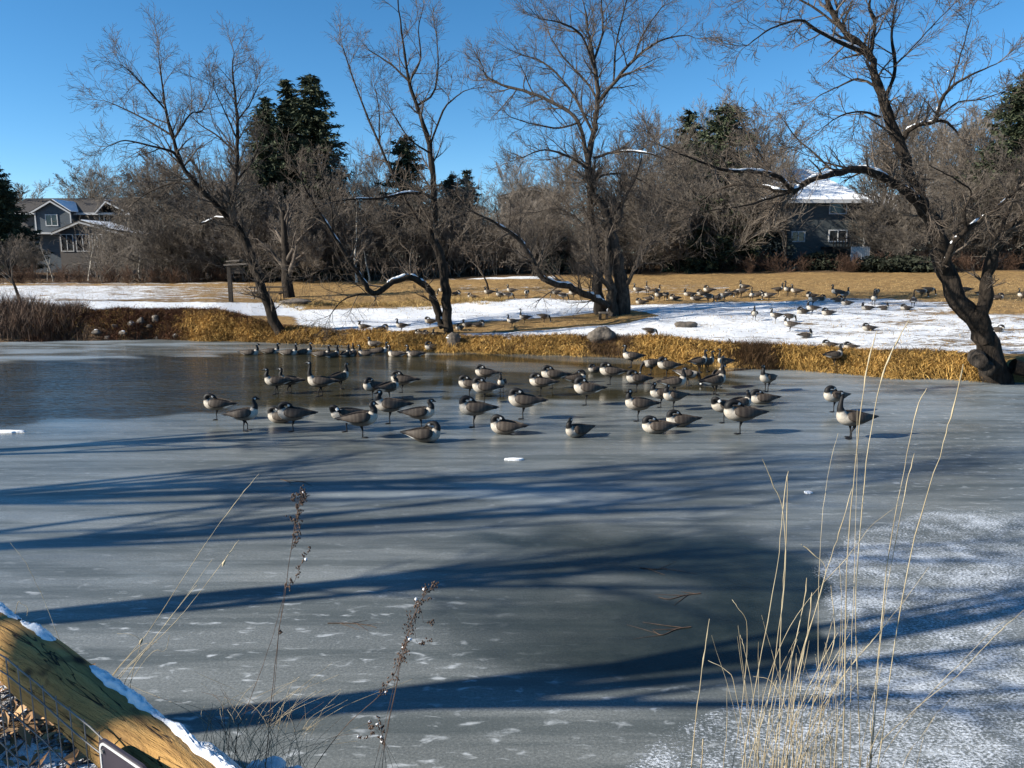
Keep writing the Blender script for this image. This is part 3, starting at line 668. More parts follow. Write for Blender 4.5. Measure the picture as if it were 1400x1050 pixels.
def rock_mesh(name, r, seed, squash=(1, .8, .65), m=None):
    rg = random.Random(seed); V = []; Fc = []; nu, nv = 16, 10
    ph = [rg.uniform(0, 6) for _ in range(9)]
    for j in range(nv + 1):
        th = math.pi * j / nv
        for i in range(nu):
            a = 2 * math.pi * i / nu; d = Vector((math.sin(th) * math.cos(a), math.sin(th) * math.sin(a), math.cos(th)))
            k = 1 + .16 * math.sin(3 * d.x + ph[0]) + .14 * math.sin(4 * d.y + ph[1]) + .12 * math.sin(5 * d.z + ph[2]) + .06 * math.sin(9 * d.x + 7 * d.y + ph[3]) + .04 * math.sin(15 * d.z + 11 * d.x + ph[4])
            V.append((d.x * k * r * squash[0], d.y * k * r * squash[1], d.z * k * r * squash[2]))
    for j in range(nv):
        for i in range(nu): Fc.append((j * nu + i, j * nu + (i + 1) % nu, (j + 1) * nu + (i + 1) % nu, (j + 1) * nu + i))
    return mesh_np(name, V, [np.array(Fc)], m or M['rock'])
def snow_cap(parent, r, seed, z):
    o = rock_mesh('snow_cap', r, seed, (1, .8, .3), M['snow']); o.parent = parent; o.location = (0, .02, z); return o
_rocks = [(132, 455, .32, 'pale rounded rock with a snow dab on the stony bank', 1), (147, 462, .22, 'small dark wet rock at the ice edge', 0), (170, 457, .34, 'dark rock with a white snow cap beside the ice', 1),
          (180, 444, .3, 'grey rock under a snow cap near the top of the stony bank', 1), (193, 440, .34, 'tan slanting slab rock on the stony bank', 0), (158, 446, .24, 'flat brown rock among the reddish brush', 0),
          (205, 447, .24, 'tan rock just below the snowy slab', 0), (213, 437, .36, 'low rock fully covered by a snow sheet', 1), (240, 459, .24, 'small snowy rock where the golden grass begins', 1), (215, 462, .2, 'little dark rock at the ice edge among brush', 0), (90, 440, .2, 'small snow covered rock at the reed bed', 1)]
for i, (px, py, r, lb, cap) in enumerate(_rocks):
    x, y, z = ground_at(px, py + 2); r *= .54; o = rock_mesh('rock', r, i, (1, .8, .7)); o.location = (x, y, z + r * .35); o.rotation_euler = (0, 0, i * 1.3); tag(o, lb, 'rock', 'rocks on the stony bank')
    if cap: snow_cap(o, r * .5, i + 50, r * .5)
x, y, z = ground_at(823, 468); o = rock_mesh('boulder', .36, 77, (1, .8, 1.05)); o.location = (x, y, z + .16); tag(o, 'dark upright boulder in the bank grass below the centre tree', 'boulder')
x, y, z = ground_at(938, 447); o = rock_mesh('rock', .26, 78, (1.3, .8, .6)); o.location = (x, y, z + .05); tag(o, 'brown flat rock lying alone on the snowy lawn', 'rock')
x, y, z = ground_at(356, 414); o = rock_mesh('rock', .5, 79, (1.7, .8, .3)); o.location = (x + 1.8, y, z + .05); tag(o, 'low dark rock on the lawn beside the leaning tree', 'rock')
x, y, z = ground_at(621, 470); o = rock_mesh('rock', .28, 80, (1, .7, .9)); o.location = (x, y - .1, z + .1); snow_cap(o, .24, 81, .16); tag(o, 'dark snow topped rock in the bank grass below the thin forked tree', 'rock')

# ------------------------------------------------------------------ geese
GC = dict(brown=(.066, .050, .037), flank=(.145, .120, .094), pale=(.44, .40, .34), black=(.010, .010, .011), white=(.78, .77, .74), wing=(.045, .035, .028), edge=(.088, .071, .055))
def cr(P, n):
    """resample a control table (rows) with Catmull-Rom, n samples per span"""
    P = np.array(P, float); E = np.concatenate([[2 * P[0] - P[1]], P, [2 * P[-1] - P[-2]]]); out = []; s = []
    for i in range(len(P) - 1):
        p0, p1, p2, p3 = E[i:i + 4]
        for j in range(n):
            t = j / n; out.append(.5 * ((2 * p1) + (-p0 + p2) * t + (2 * p0 - 5 * p1 + 4 * p2 - p3) * t * t + (-p0 + 3 * p1 - 3 * p2 + p3) * t ** 3)); s.append(i + t)
    out.append(P[-1]); s.append(len(P) - 1.0)
    return np.array(out), np.array(s)
NECKS = {   # x, y, z, half width, half height; from the base of the neck to the tip of the bill (last five: nape, crown, face, bill root, bill tip)
    'erect': [(.215, 0, .105, .070, .075), (.247, 0, .18, .050, .052), (.25, 0, .27, .036, .036), (.243, 0, .36, .030, .031), (.248, 0, .415, .031, .033), (.272, 0, .440, .034, .036), (.305, 0, .436, .031, .034), (.333, 0, .424, .020, .019), (.375, 0, .412, .012, .009)],
    'relaxed': [(.21, 0, .095, .072, .078), (.24, 0, .16, .054, .056), (.232, 0, .225, .042, .042), (.222, 0, .27, .036, .037), (.232, 0, .305, .034, .036), (.258, 0, .322, .035, .037), (.29, 0, .314, .031, .034), (.318, 0, .300, .020, .019), (.358, 0, .288, .012, .009)],
    'tuck': [(.205, .0, .085, .078, .080), (.225, .005, .145, .062, .060), (.195, .015, .195, .050, .048), (.15, .025, .212, .043, .040), (.11, .03, .208, .038, .037), (.075, .03, .198, .037, .037), (.04, .03, .182, .031, .033), (.012, .028, .165, .022, .020), (-.03, .025, .142, .013, .010)],
    'rest': [(.20, .0, .085, .076, .080), (.225, .0, .145, .060, .060), (.205, .0, .20, .047, .046), (.185, .0, .232, .040, .040), (.198, .02, .258, .036, .037), (.222, .035, .264, .036, .037), (.252, .05, .252, .031, .034), (.275, .06, .236, .020, .019), (.308, .075, .218, .012, .009)],
    'graze': [(.225, 0, .04, .072, .078), (.285, 0, .02, .052, .052), (.335, 0, -.05, .038, .038), (.36, 0, -.14, .031, .032), (.372, 0, -.20, .032, .034), (.39, 0, -.235, .034, .036), (.405, 0, -.265, .030, .033), (.415, 0, -.29, .020, .019), (.428, 0, -.325, .012, .009)],
    'preen': [(.215, 0, .075, .074, .08), (.262, .02, .125, .054, .054), (.275, .05, .165, .042, .042), (.25, .085, .185, .036, .036), (.215, .105, .17, .034, .036), (.19, .12, .145, .035, .036), (.165, .13, .115, .031, .033), (.15, .135, .09, .020, .019), (.13, .14, .055, .012, .009)],
}
BODY = [(-.43, 0, .055, .022, .006), (-.36, 0, .045, .05, .016), (-.27, 0, .03, .082, .048), (-.16, 0, .01, .112, .085), (-.03, 0, -.005, .132, .112), (.09, 0, .0, .130, .118), (.17, 0, .025, .106, .105)]
def goose_mesh(neck, stance, name='goose'):
    nb = len(BODY); ctl = np.array(BODY + NECKS[neck]); P, s = cr(ctl, 5); ns = 16
    P[:, 3:] = np.maximum(P[:, 3:], .004)
    C = P[:, :3]; T = np.gradient(C, axis=0); T /= np.linalg.norm(T, axis=1, keepdims=True)
    S = np.array([0, 1., 0])[None] - T * T[:, 1:2]; S /= np.linalg.norm(S, axis=1, keepdims=True); U = np.cross(T, S)
    an = np.arange(ns) * 2 * math.pi / ns; ca, sa = np.cos(an), np.sin(an)
    V = C[:, None] + S[:, None] * (P[:, 3, None] * ca)[..., None] + U[:, None] * (P[:, 4, None] * sa)[..., None]
    n = len(P); idx = np.arange(n * ns).reshape(n, ns); a = idx[:-1]; c = idx[1:]
    F4 = np.stack([a, np.roll(a, -1, 1), np.roll(c, -1, 1), c], -1).reshape(-1, 4)
    cl = np.zeros((n, ns, 3)); g = {k: np.array(v) for k, v in GC.items()}
    for i in range(n):
        q = s[i]
        for j in range(ns):
            up = sa[j]
            bar = .5 + .5 * math.sin(q * 15.7)
            side = g['flank'] * (.93 + .12 * bar)
            c_ = side + (g['brown'] - side) * float(sstep(.05, .55, up))
            k = float(sstep(4.6, 5.9, q)); c_ = c_ + (g['pale'] - c_) * k * float(sstep(.95, .2, up) * .35 + .65)
            if q < 2.9: c_ = c_ + (g['white'] - c_) * float(sstep(3.0, 2.3, q) * sstep(.1, -.3, up))
            if q < 1.35 and (up > -.25 or q < .8): c_ = g['black']
            c_ = c_ + (g['black'] - c_) * float(sstep(nb + .15, nb + .45, q))
            upw = U[i][2] * up if q > nb + 2 else up
            hq = q - (nb + 4.0)                       # 0 nape .. 1 crown .. 2 face
            if .45 < hq < 1.7 and upw < .30 and abs(ca[j]) > .22: c_ = g['white']
            if .7 < hq < 1.6 and upw < -.6: c_ = g['white']
            cl[i, j] = c_
    VV = [V.reshape(-1, 3)]; FF = [F4]; CC = [cl.reshape(-1, 3)]; base = n * ns
    FF.append(np.array([[idx[0, j], idx[0, (j + 1) % ns], idx[0, (j + 2) % ns]] for j in range(1, ns - 2)])) if False else None
    # folded wings, crossing over the tail
    for sd in (1, -1):
        W = [(.15, sd * .085, .055, .02, .035), (.09, sd * .118, .06, .026, .075), (-.04, sd * .128, .055, .028, .088), (-.17, sd * .108, .06, .025, .072), (-.29, sd * .066, .068, .019, .045), (-.39, sd * .034, .078, .011, .022), (-.47, sd * .016, .082, .003, .006)]
        Pw, sw = cr(W, 4); Pw[:, 3:] = np.maximum(Pw[:, 3:], .003); m = len(Pw); k = 10
        aw = np.arange(k) * 2 * math.pi / k
        Vw = Pw[:, None, :3] + np.stack([0 * aw, np.cos(aw), 0 * aw], 1)[None] * Pw[:, 3, None, None] + np.stack([0 * aw, -sd * .35 * np.sin(aw), np.sin(aw)], 1)[None] * Pw[:, 4, None, None]
        ix = base + np.arange(m * k).reshape(m, k); a = ix[:-1]; c = ix[1:]
        VV.append(Vw.reshape(-1, 3)); FF.append(np.stack([a, np.roll(a, -1, 1), np.roll(c, -1, 1), c], -1).reshape(-1, 4)); base += m * k
        cw = np.zeros((m, k, 3))
        for i in range(m):
            e = max(0., math.sin(sw[i] * 9.5 + 1.5 * math.sin(sw[i] * 2.3))) ** 2 * float(sstep(5.2, 4.2, sw[i]))
            for j in range(k): cw[i, j] = g['wing'] * (1 - e) + g['edge'] * e if sw[i] < 4.6 else g['black'] * 1.6
        CC.append(cw.reshape(-1, 3))
    # stance
    tilt = {'stand': .10, 'one': .10, 'lie': .04, 'swim': .03}[stance]
    zc = {'stand': .335, 'one': .335, 'lie': .105, 'swim': .055}[stance]
    if neck == 'graze': tilt = -.06
    A = np.concatenate(VV); ctt, stt = math.cos(tilt), math.sin(tilt)
    A = np.stack([A[:, 0] * ctt - A[:, 2] * stt, A[:, 1], A[:, 0] * stt + A[:, 2] * ctt + zc], 1); VV = [A]
    if neck == 'graze': A[:, 2] = np.maximum(A[:, 2], .012)
    if stance in ('stand', 'one'):
        for sd in ((1, -1) if stance == 'stand' else (.25,)):
            yy = .055 * sd; st = .03 * sd if stance == 'stand' else 0
            lv, lf = tubes([([(-.02, yy, .255), (-.012, yy, .20), (.005 + st, yy, .125), (.0 + st, yy, .06), (.0 + st, yy, .012)], [.036, .024, .011, .010, .013])], lambda r: 8)
            VV.append(lv); FF += [f + base for f in lf]; CC.append(np.repeat(g['black'][None] * 1.5, len(lv), 0)); base += len(lv)
            f0 = np.array([(-.025 + st, yy, .002), (.04 + st, yy - .035, .002), (.085 + st, yy - .045, .002), (.10 + st, yy, .002), (.085 + st, yy + .045, .002), (.04 + st, yy + .035, .002)])
            f1 = f0 * [1, 1, 0] + [0, 0, .014]; f1[:, :2] = (f1[:, :2] - [st, yy]) * .8 + [st, yy]
            VV.append(np.concatenate([f0, f1])); b = base
            FF.append(np.array([[b + 6, b + 7, b + 8, b + 9], [b + 6, b + 9, b + 10, b + 11]] + [[b + i, b + (i + 1) % 6, b + 6 + (i + 1) % 6, b + 6 + i] for i in range(6)])); CC.append(np.repeat(g['black'][None] * 1.6, 12, 0)); base += 12
    o = mesh_np(name, np.concatenate(VV), FF, M['goose'], colattr=np.concatenate(CC))
    return o
M['goose'] = tint_mat('goose_feather', .6, .25, 45.0, .22, .25, jitter=.16)
GP = {}
def goose(x, y, z, pose, head, s, label, group):
    neck, st = {'E': ('erect', 'stand'), 'R': ('relaxed', 'stand'), 'T': ('tuck', 'one'), 'Q': ('rest', 'one'), 'L': ('tuck', 'lie'), 'H': ('rest', 'lie'), 'S': ('relaxed', 'swim'), 'G': ('graze', 'stand'), 'P': ('preen', 'one')}[pose]
    if pose not in GP:
        o = GP[pose] = goose_mesh(neck, st)
    else:
        o = GP[pose].copy(); col.objects.link(o)
    v_ = random.Random(x * 7.3 + y); s *= .95
    o.location = (x, y, z); o.rotation_euler = (0, 0, R(head + v_.uniform(-9, 9))); o.scale = (s * v_.uniform(.95, 1.05), s * v_.uniform(.95, 1.08), s * v_.uniform(.95, 1.05))
    tag(o, label, 'goose', group); return o

G1 = 'geese resting on the pond ice'
# (px, py of the feet, pose, heading, size, what singles it out)
ICE = [
    (297, 574, 'T', 182, 1.0, 'outermost of the flock on the open water side'), (336, 589, 'R', 12, .98, 'second in from the open water side, tail turned outwards'),
    (384, 578, 'L', 172, .95, 'half hidden behind the big one-legged sleeper near the open water'), (401, 590, 'T', 190, 1.08, 'dark tail, front sleeper of the open water side'),
    (378, 539, 'R', 186, .95, 'behind, one of two close together at the open water'), (396, 537, 'R', 174, .92, 'the farther of two close together at the open water'),
    (438, 542, 'E', 180, 1.12, 'alone in the shallows, dark slender neck and white breast'), (466, 532, 'R', 40, .92, 'tan back, walking away just behind the tall-necked one'),
    (474, 590, 'P', 195, 1.05, 'rear of the two preening together'), (496, 599, 'Q', 8, 1.1, 'front of the two preening together, white cheek showing'),
    (509, 546, 'T', 240, .95, 'rounded pale breast seen head on'), (533, 547, 'Q', 50, .95, 'brown back, beside the rounded pale one'),
    (550, 537, 'T', 180, 1.02, 'clean white breast, farthest of the middle sleepers'), (533, 579, 'Q', 192, 1.1, 'dark back, facing the open water in the middle'),
    (576, 587, 'Q', -12, 1.0, 'tail towards the open water, white cheek, middle of flock'), (582, 604, 'L', 5, 1.08, 'lowest dark body at the front, tail towards the open water'),
    (642, 543, 'T', 183, .95, 'behind the paired sleepers, centre of flock'), (663, 526, 'T', 180, .95, 'farthest of the small cluster at the centre'),
    (686, 536, 'R', 262, .78, 'small, facing the camera, white chin'), (662, 551, 'T', 178, 1.05, 'pale breast overlapping a neighbour, centre of flock'),
    (648, 584, 'T', 182, 1.12, 'dark, near edge of the centre with a clear black leg'), (690, 593, 'L', 176, 1.05, 'front row, black cap and grey body'),
    (715, 573, 'T', 181, 1.1, 'black neck hump and long tail, right of centre cluster'), (739, 541, 'T', 180, 1.02, 'white breast, in front of a larger sleeper'),
    (755, 531, 'T', 178, 1.05, 'tail overlapping the bank reflection, behind a smaller sleeper'), (788, 523, 'L', 15, .95, 'tan, resting on a thin ice shelf'),
    (801, 554, 'T', 184, 1.1, 'single bird with a bright reflection under it'), (813, 509, 'L', 205, .72, 'small pale one beneath the boulder'),
    (834, 526, 'T', 182, 1.02, 'on the thin white ice ring near the boulder'), (789, 597, 'H', 205, .95, 'isolated at the front, round grey body'),
    (863, 502, 'R', 185, 1.05, 'dark back against the golden bank, white breast'), (890, 512, 'G', 190, .92, 'dark, bending down by the bank'),
    (911, 516, 'T', 176, .98, 'white breast, second from the bending one by the bank'), (870, 536, 'T', 181, 1.0, 'round white breast bulging, black behind'),
    (872, 576, 'Q', 185, 1.05, 'white breast, on a thin leg before the dense cluster'), (903, 557, 'Q', 200, .95, 'dark neck upright inside the dense cluster'),
    (920, 561, 'Q', 195, .98, 'grey, near side of the dense cluster'), (922, 541, 'R', 10, 1.02, 'tan back and white cheek in the dense cluster'),
    (940, 527, 'G', -20, .92, 'tan, bill reaching the ice behind the dense cluster'), (897, 592, 'L', 184, 1.05, 'front right, black neck over a dark body'),
    (929, 583, 'L', 180, 1.0, 'front right, bright white breast'), (956, 509, 'R', 15, .95, 'at the bank, neck leaning forward'),
    (967, 508, 'R', 25, .85, 'pale tan, beside the one leaning forward at the bank'), (990, 506, 'E', 188, .85, 'dark neck against the brown brush'),
    (977, 540, 'R', 28, 1.12, 'large, sunlit white side, tail outwards'), (982, 530, 'E', 60, 1.0, 'black head showing above the large sunlit one'),
    (1048, 535, 'R', 215, .98, 'alone near the pale ice, chest forward'), (1013, 557, 'H', 20, 1.0, 'tan body, between the sunlit one and a white-breasted one'),
    (1041, 552, 'L', 180, 1.0, 'pure white front, on pale ice'), (989, 578, 'P', 190, 1.0, 'behind the big sleeper with a drooping tail'),
    (1011, 593, 'T', 184, 1.22, 'biggest at the right, drooping forked tail'), (1139, 563, 'T', 200, 1.0, 'apart from the flock, farther of the last two'),
    (1163, 599, 'E', 183, 1.18, 'apart from the flock, tall dark neck, nearer of the last two'),
]
SHORT = {'E': 'tall-necked goose', 'R': 'standing goose', 'T': 'one-legged sleeping goose', 'Q': 'dozing goose', 'L': 'lying goose', 'H': 'low lying goose', 'G': 'goose bending down', 'P': 'preening goose'}
for px, py, p, hd, s, lb in ICE:
    x, y, z = at_z(px, py); goose(x, y, .002, p, hd, s, SHORT[p] + ', ' + lb, G1)
SW = [(343, 485, 5, 'first from the open water end'), (371, 483, 10, 'in front of the reflection of the leaning tree'), (396, 485, 8, 'paired, the outer of two abreast'), (416, 484, 0, 'paired, the inner of two abreast'),
      (441, 487, 4, 'low dark body with white rump'), (455, 488, 60, 'black neck upright next to a white rump'), (473, 487, 75, 'pale flank, neck upright'), (482, 486, 100, 'dark, turned towards the bank'),
      (500, 486, 170, 'broad pale side by the grassy bank'), (520, 482, 20, 'partly hidden behind the broad pale one'), (541, 487, 175, 'dark, close under the bank grass'), (566, 487, 178, 'white breast and dark back, last of the row')]
for px, py, hd, lb in SW:
    x, y, z = at_z(px, py); goose(x, y, 0, 'S', hd, .98, 'goose swimming below the bank, ' + lb, 'geese swimming below the bank')
for px, py, p, hd, s, lb in [(591, 479, 'L', 190, .95, 'goose lying on the bank grass below the thin forked tree'), (1137, 500, 'R', 20, .95, 'dark goose standing inside the golden bank grass'), (512, 474, 'H', 160, .9, 'goose lying on the bank edge above the swimming row')]:
    x, y, z = ground_at(px, py); goose(x, y - .15, z + .02, p, hd, s, lb, 'geese on the bank edge')

LAWN = [   # (where, [(px, py, pose, heading)])
    ('on snow beside the thin forked tree', [(497, 455, 'Q', 175), (523, 453, 'L', 20), (549, 454, 'R', 185), (574, 459, 'L', 160), (585, 460, 'L', 175), (588, 448, 'T', 180), (597, 460, 'H', 210), (628, 451, 'L', 250), (639, 447, 'H', 180), (655, 447, 'L', 20)]),
    ('on the melted strip near the centre tree', [(700, 447, 'R', 190), (717, 442, 'E', 200), (744, 441, 'G', 20)]),
    ('between the thin and centre trees', [(606, 404, 'G', 180), (624, 404, 'L', 0), (645, 408, 'L', 170), (668, 407, 'Q', 180), (684, 410, 'R', 190), (695, 410, 'G', 10), (699, 404, 'R', 170), (720, 407, 'G', 260)]),
    ('behind the centre tree low limb', [(760, 407, 'G', 190), (770, 411, 'G', 20), (784, 408, 'R', 185)]),
    ('in the cluster just beyond the centre trunks', [(872, 404, 'R', 175), (885, 403, 'E', 100), (876, 416, 'L', 180), (888, 411, 'L', 10), (897, 405, 'R', 20), (901, 412, 'R', 200), (910, 411, 'G', 70), (922, 410, 'L', 175)]),
    ('in the long row on the dry grass', [(942, 405, 'H', 190), (951, 411, 'L', 170), (959, 404, 'L', 185), (968, 405, 'T', 175), (968, 414, 'G', 20), (981, 410, 'L', 0), (990, 412, 'G', 190), (997, 404, 'L', 180), (1008, 407, 'R', 30)]),
    ('in the row beyond the pale bird', [(1013, 407, 'G', 180), (1017, 399, 'R', 185), (1027, 411, 'E', 250), (1037, 405, 'L', 0), (1048, 407, 'L', 180), (1051, 411, 'G', 170), (1064, 403, 'R', 10), (1077, 404, 'E', 200)]),
    ('at the dry grass edge before the slate house', [(1088, 406, 'R', 170), (1109, 407, 'L', 170), (1122, 411, 'L', 10), (1111, 418, 'R', 200), (1143, 408, 'R', 180), (1145, 413, 'L', 0), (1155, 410, 'R', 20), (1157, 417, 'L', 175)]),
    ('on the snow before the slate house', [(1097, 429, 'L', 180), (1110, 430, 'R', 175), (1131, 431, 'L', 190), (1185, 424, 'H', 180), (1194, 417, 'R', 250), (1208, 424, 'H', 10), (1238, 424, 'L', 180)]),
    ('at the far snow edge beside the huge willow', [(1198, 406, 'G', 250), (1248, 420, 'E', 60), (1260, 407, 'G', 10), (1270, 404, 'G', 0)]),
    ('on open snow in mid lawn', [(889, 462, 'G', 8), (1031, 438, 'R', 250), (1060, 440, 'R', 190), (1079, 441, 'G', 6), (1080, 453, 'R', 165), (1102, 462, 'H', 15)]),
    ('on the snow near the bank edge', [(1133, 475, 'L', 175), (1162, 478, 'L', 180), (1187, 452, 'L', 178)]),
    ('beyond the huge willow trunk', [(1318, 404, 'R', 170), (1341, 404, 'L', 10), (1364, 410, 'L', 5), (1397, 412, 'R', 180), (1364, 454, 'L', 0)]),
]
ORD = 'first second third fourth fifth sixth seventh eighth ninth tenth'.split()
for where, lst in LAWN:
    for k, (px, py, p, hd) in enumerate(sorted(lst)):
        x, y, z = ground_at(px, py); short = {'E': 'tall-necked goose', 'R': 'standing goose', 'T': 'sleeping goose', 'Q': 'dozing goose', 'L': 'lying goose', 'H': 'low lying goose', 'G': 'grazing goose'}[p]
        goose(x, y, z - .01, p, hd, random.Random(px).uniform(.93, 1.07) * float(lerp([405, 425, 445, 480], [.95, .88, .78, .74], py)), '%s %s, %s from the left' % (short, where, ORD[k]), 'geese on the lawn')

# ------------------------------------------------------------------ conifers
def conifer(name, label, loc, Hh, Rr, seed, dark=(.018, .027, .015), light=(.07, .082, .044), dens=1.0, shape=.8, z0=.04, droop=.35, group=None, lean=0.0):
    rg = np.random.default_rng(seed); t = empty(name, loc); tag(t, label, 'tree', group)
    C = []; A = []; S = []; br = []
    nl = int(Hh * 3.7 * dens)
    for k in range(nl):
        f = (k + rg.uniform(-.3, .3)) / nl; z = Hh * (z0 + (1 - z0) * f); rad = Rr * 1.3 * max(1 - f, .012) ** shape * rg.uniform(.72, 1.12) + .12
        nb = max(5, int(16 * dens * (1 - .5 * f)))
        for j in range(nb):
            a = rg.uniform(0, 6.283); L = rad * rg.uniform(.7, 1.15); m = max(3, int(L / .17))
            tt = np.linspace(.1, 1, m); r = L * tt; zz = z - droop * L * tt + .28 * L * tt ** 2.4 + rg.normal(0, .04, m)
            P = np.stack([r * math.cos(a), r * math.sin(a), zz], 1); C.append(np.repeat(P, 3, 0) + rg.normal(0, .07, (m * 3, 3))); A.append(np.full(m * 3, a)); S.append(np.repeat(.30 + .22 * (1 - tt), 3) * rg.uniform(.7, 1.3, m * 3))
            if k % 2 == 0: br.append(([(0, 0, z), tuple(P[m // 2]), tuple(P[-1])], [.02 + .01 * L, .014, .005]))
    C = np.concatenate(C); A = np.concatenate(A); S = np.concatenate(S); n = len(C)
    tube_obj('trunk', [([(0, 0, -.4), (0, 0, Hh * .3), (.02, 0, Hh * .7), (0, 0, Hh)], [Hh * .018 + .04, Hh * .014 + .02, Hh * .007, .01])] + br, M['bark'], t)
    a = A + rg.normal(0, .7, n); el = rg.normal(-.25, .45, n); d = np.stack([np.cos(a) * np.cos(el), np.sin(a) * np.cos(el), np.sin(el)], 1)
    q = rg.normal(0, 1, (n, 3)); q -= d * (q * d).sum(1, keepdims=True); q /= np.linalg.norm(q, axis=1, keepdims=True)
    w_ = S[:, None] * .19
    V = np.stack([C - d * S[:, None] * .3, C + q * w_, C + d * S[:, None], C - q * w_], 1).reshape(-1, 3)
    kk = rg.uniform(0, 1, (n, 1)) ** 1.4; cc = np.repeat(np.array(dark) * (1 - kk) + np.array(light) * kk, 4, 0)
    mesh_np('crown', V, [np.arange(n * 4).reshape(n, 4)], M['needle'], parent=t, colattr=cc, smooth=False)
    return t
def gnd(px, Y):
    """a spot on the land at a bearing and distance"""
    x = (px - CX) / F * Y * .99; return (x, Y, h1(x, Y) - .05)
def hgt(py_top, Y): return at_y(700, py_top, Y)[2]
def height_for(px, py_top, Y): return hgt(py_top, Y) - gnd(px, Y)[2]
for (nm, px, top, Y, rad, sd, lb, kw) in [
    ('spruce_tree', 436, 100, 64, 3.0, 1, 'tallest dark spruce behind the leaning tree', dict(shape=.48, z0=.06)),
    ('spruce_tree', 404, 108, 66, 2.0, 12, 'slim dark spruce touching the tallest spruce', dict(shape=.5, z0=.1)),
    ('spruce_tree', 374, 133, 63, 2.6, 2, 'shorter dark spruce behind the leaning tree trunk', dict(shape=.55, z0=.08)),
    ('spruce_tree', -8, 205, 74, 3.4, 3, 'dark spruce beside the gabled house at the edge of the view', dict(shape=.55, z0=.1, dens=1.3)),
    ('pine_tree', 558, 183, 66, 2.3, 4, 'dark pine behind the thin forked tree', dict(shape=.45, z0=.22, dens=.8)),
    ('pine_tree', 618, 236, 68, 2.3, 5, 'low dark pine between the thin forked tree and the centre tree', dict(shape=.5, z0=.15, dens=.8)),
    ('pine_tree', 640, 232, 72, 1.9, 15, 'narrow dark pine beside the low dark pine', dict(shape=.6, z0=.15, dens=.8)),
    ('pine_tree', 1386, 88, 60, 3.6, 6, 'tall dark pine behind the huge willow', dict(shape=.5, z0=.3, dens=.9)),
    ('spruce_tree', 1058, 288, 59, 1.35, 7, 'blue grey spruce against the slate house', dict(dark=(.022, .032, .032), light=(.06, .075, .075), dens=1.3)),
    ('spruce_tree', 985, 140, 66, 4.2, 8, 'broad dark evergreen behind the snowy arching limb', dict(shape=.5, z0=.05, dens=.9)),
    ('spruce_tree', 935, 150, 70, 3.3, 9, 'dark evergreen between the centre tree and the arching limb', dict(shape=.6, z0=.05, dens=.9)),
    ('spruce_tree', 1005, 258, 60, 2.0, 18, 'low dark evergreen beside the blue grey spruce', dict(shape=.45, z0=.02)),
    ('spruce_tree', 962, 265, 60, 2.3, 19, 'low dark evergreen at the lawn edge behind the goose row', dict(shape=.45, z0=.02)),
    ('spruce_tree', 770, 322, 60, 1.5, 10, 'squat grey green spruce behind the low limb of the centre tree', dict(dark=(.025, .035, .03), light=(.065, .075, .06), shape=.45, z0=.0, dens=1.3)),
    ('spruce_tree', 802, 330, 60, 1.4, 20, 'squat grey green spruce touching the centre trunks', dict(dark=(.025, .035, .03), light=(.065, .075, .06), shape=.45, z0=.0, dens=1.3)),
]:
    p = gnd(px, Y); conifer(nm, lb, p, height_for(px, top, Y), rad, sd, **kw)

# ------------------------------------------------------------------ bare background trees, a few kinds copied
def bg_proto(name, label, Hh, seed, P, stems=1, spread=.15, r0=.16, m='twig_far', bk='bark_grey', group=None, fork=.35, cat='tree'):
    rng = random.Random(seed); t = empty(name); tag(t, label, cat, group); out = [[] for _ in range(6)]
    for k in range(stems):
        a = rng.uniform(0, 6.28); sp = spread * (1 if stems > 1 else .3)
        d = Vector((math.cos(a) * sp, math.sin(a) * sp, 1)).normalized()
        grow(out, Vector((math.cos(a) * .1 * (stems > 1), math.sin(a) * .1 * (stems > 1), -.3)), d, Hh * rng.uniform(.8, 1.0), r0 * rng.uniform(.7, 1), len(P['seg']) - 1, rng, P)
    top = len(P['seg']) - 1
    tube_obj('trunk', out[top], M[bk], t, .01, seed)
    tube_obj('crown', [q for o in out[:top] for q in o], M[m], t)
    return t
BGP = dict(seg=[3, 3, 4, 5, 8], kids=[0, 6, 7, 7, 19], jit=.10, bow=.3, up=[.03, .06, .08, .08, .02], t0=.18, ang=(18, 48), len=(.38, .64), rmin=.0092, taper=.15)
K = {}
K['tall'] = bg_proto('bare_tree', 'x', 11, 101, BGP, group='bare trees behind the lawn')
K['round'] = bg_proto('bare_tree', 'x', 8, 102, dict(BGP, kids=[0, 6, 6, 7, 10], ang=(28, 68), t0=.12), stems=3, spread=.35, r0=.11, group='bare trees behind the lawn')
K['brush'] = bg_proto('bare_tree', 'x', 7, 103, dict(BGP, kids=[0, 6, 7, 6, 10], ang=(15, 45), t0=.08, up=[.06, .08, .1, .1, .02]), stems=5, spread=.42, r0=.07, group='bare trees behind the lawn')
K['weep'] = bg_proto('bare_tree', 'x', 8, 104, dict(BGP, kids=[0, 7, 7, 7, 14], up=[-.28, -.22, -.12, .02, .02], ang=(35, 75), t0=.25, len=(.42, .62)), r0=.22, group='bare trees behind the lawn')
K['birch'] = bg_proto('birch_tree', 'x', 7, 105, dict(BGP, kids=[0, 3, 4, 4, 12], ang=(28, 50), len=(.26, .4), rmin=.008), r0=.11, bk='bark_pale', group='pale birches before the gabled house')
K['shrub'] = bg_proto('shrub', 'x', 1.5, 106, dict(seg=[3, 3, 4], kids=[0, 6, 8], jit=.12, bow=.3, up=[.03, .04, .02], t0=.1, ang=(15, 50), len=(.4, .65), rmin=.007, taper=.2), stems=9, spread=.65, r0=.018, m='twig_red', bk='twig_red', group='bare shrubs along the back of the lawn', cat='shrub')
used = set()
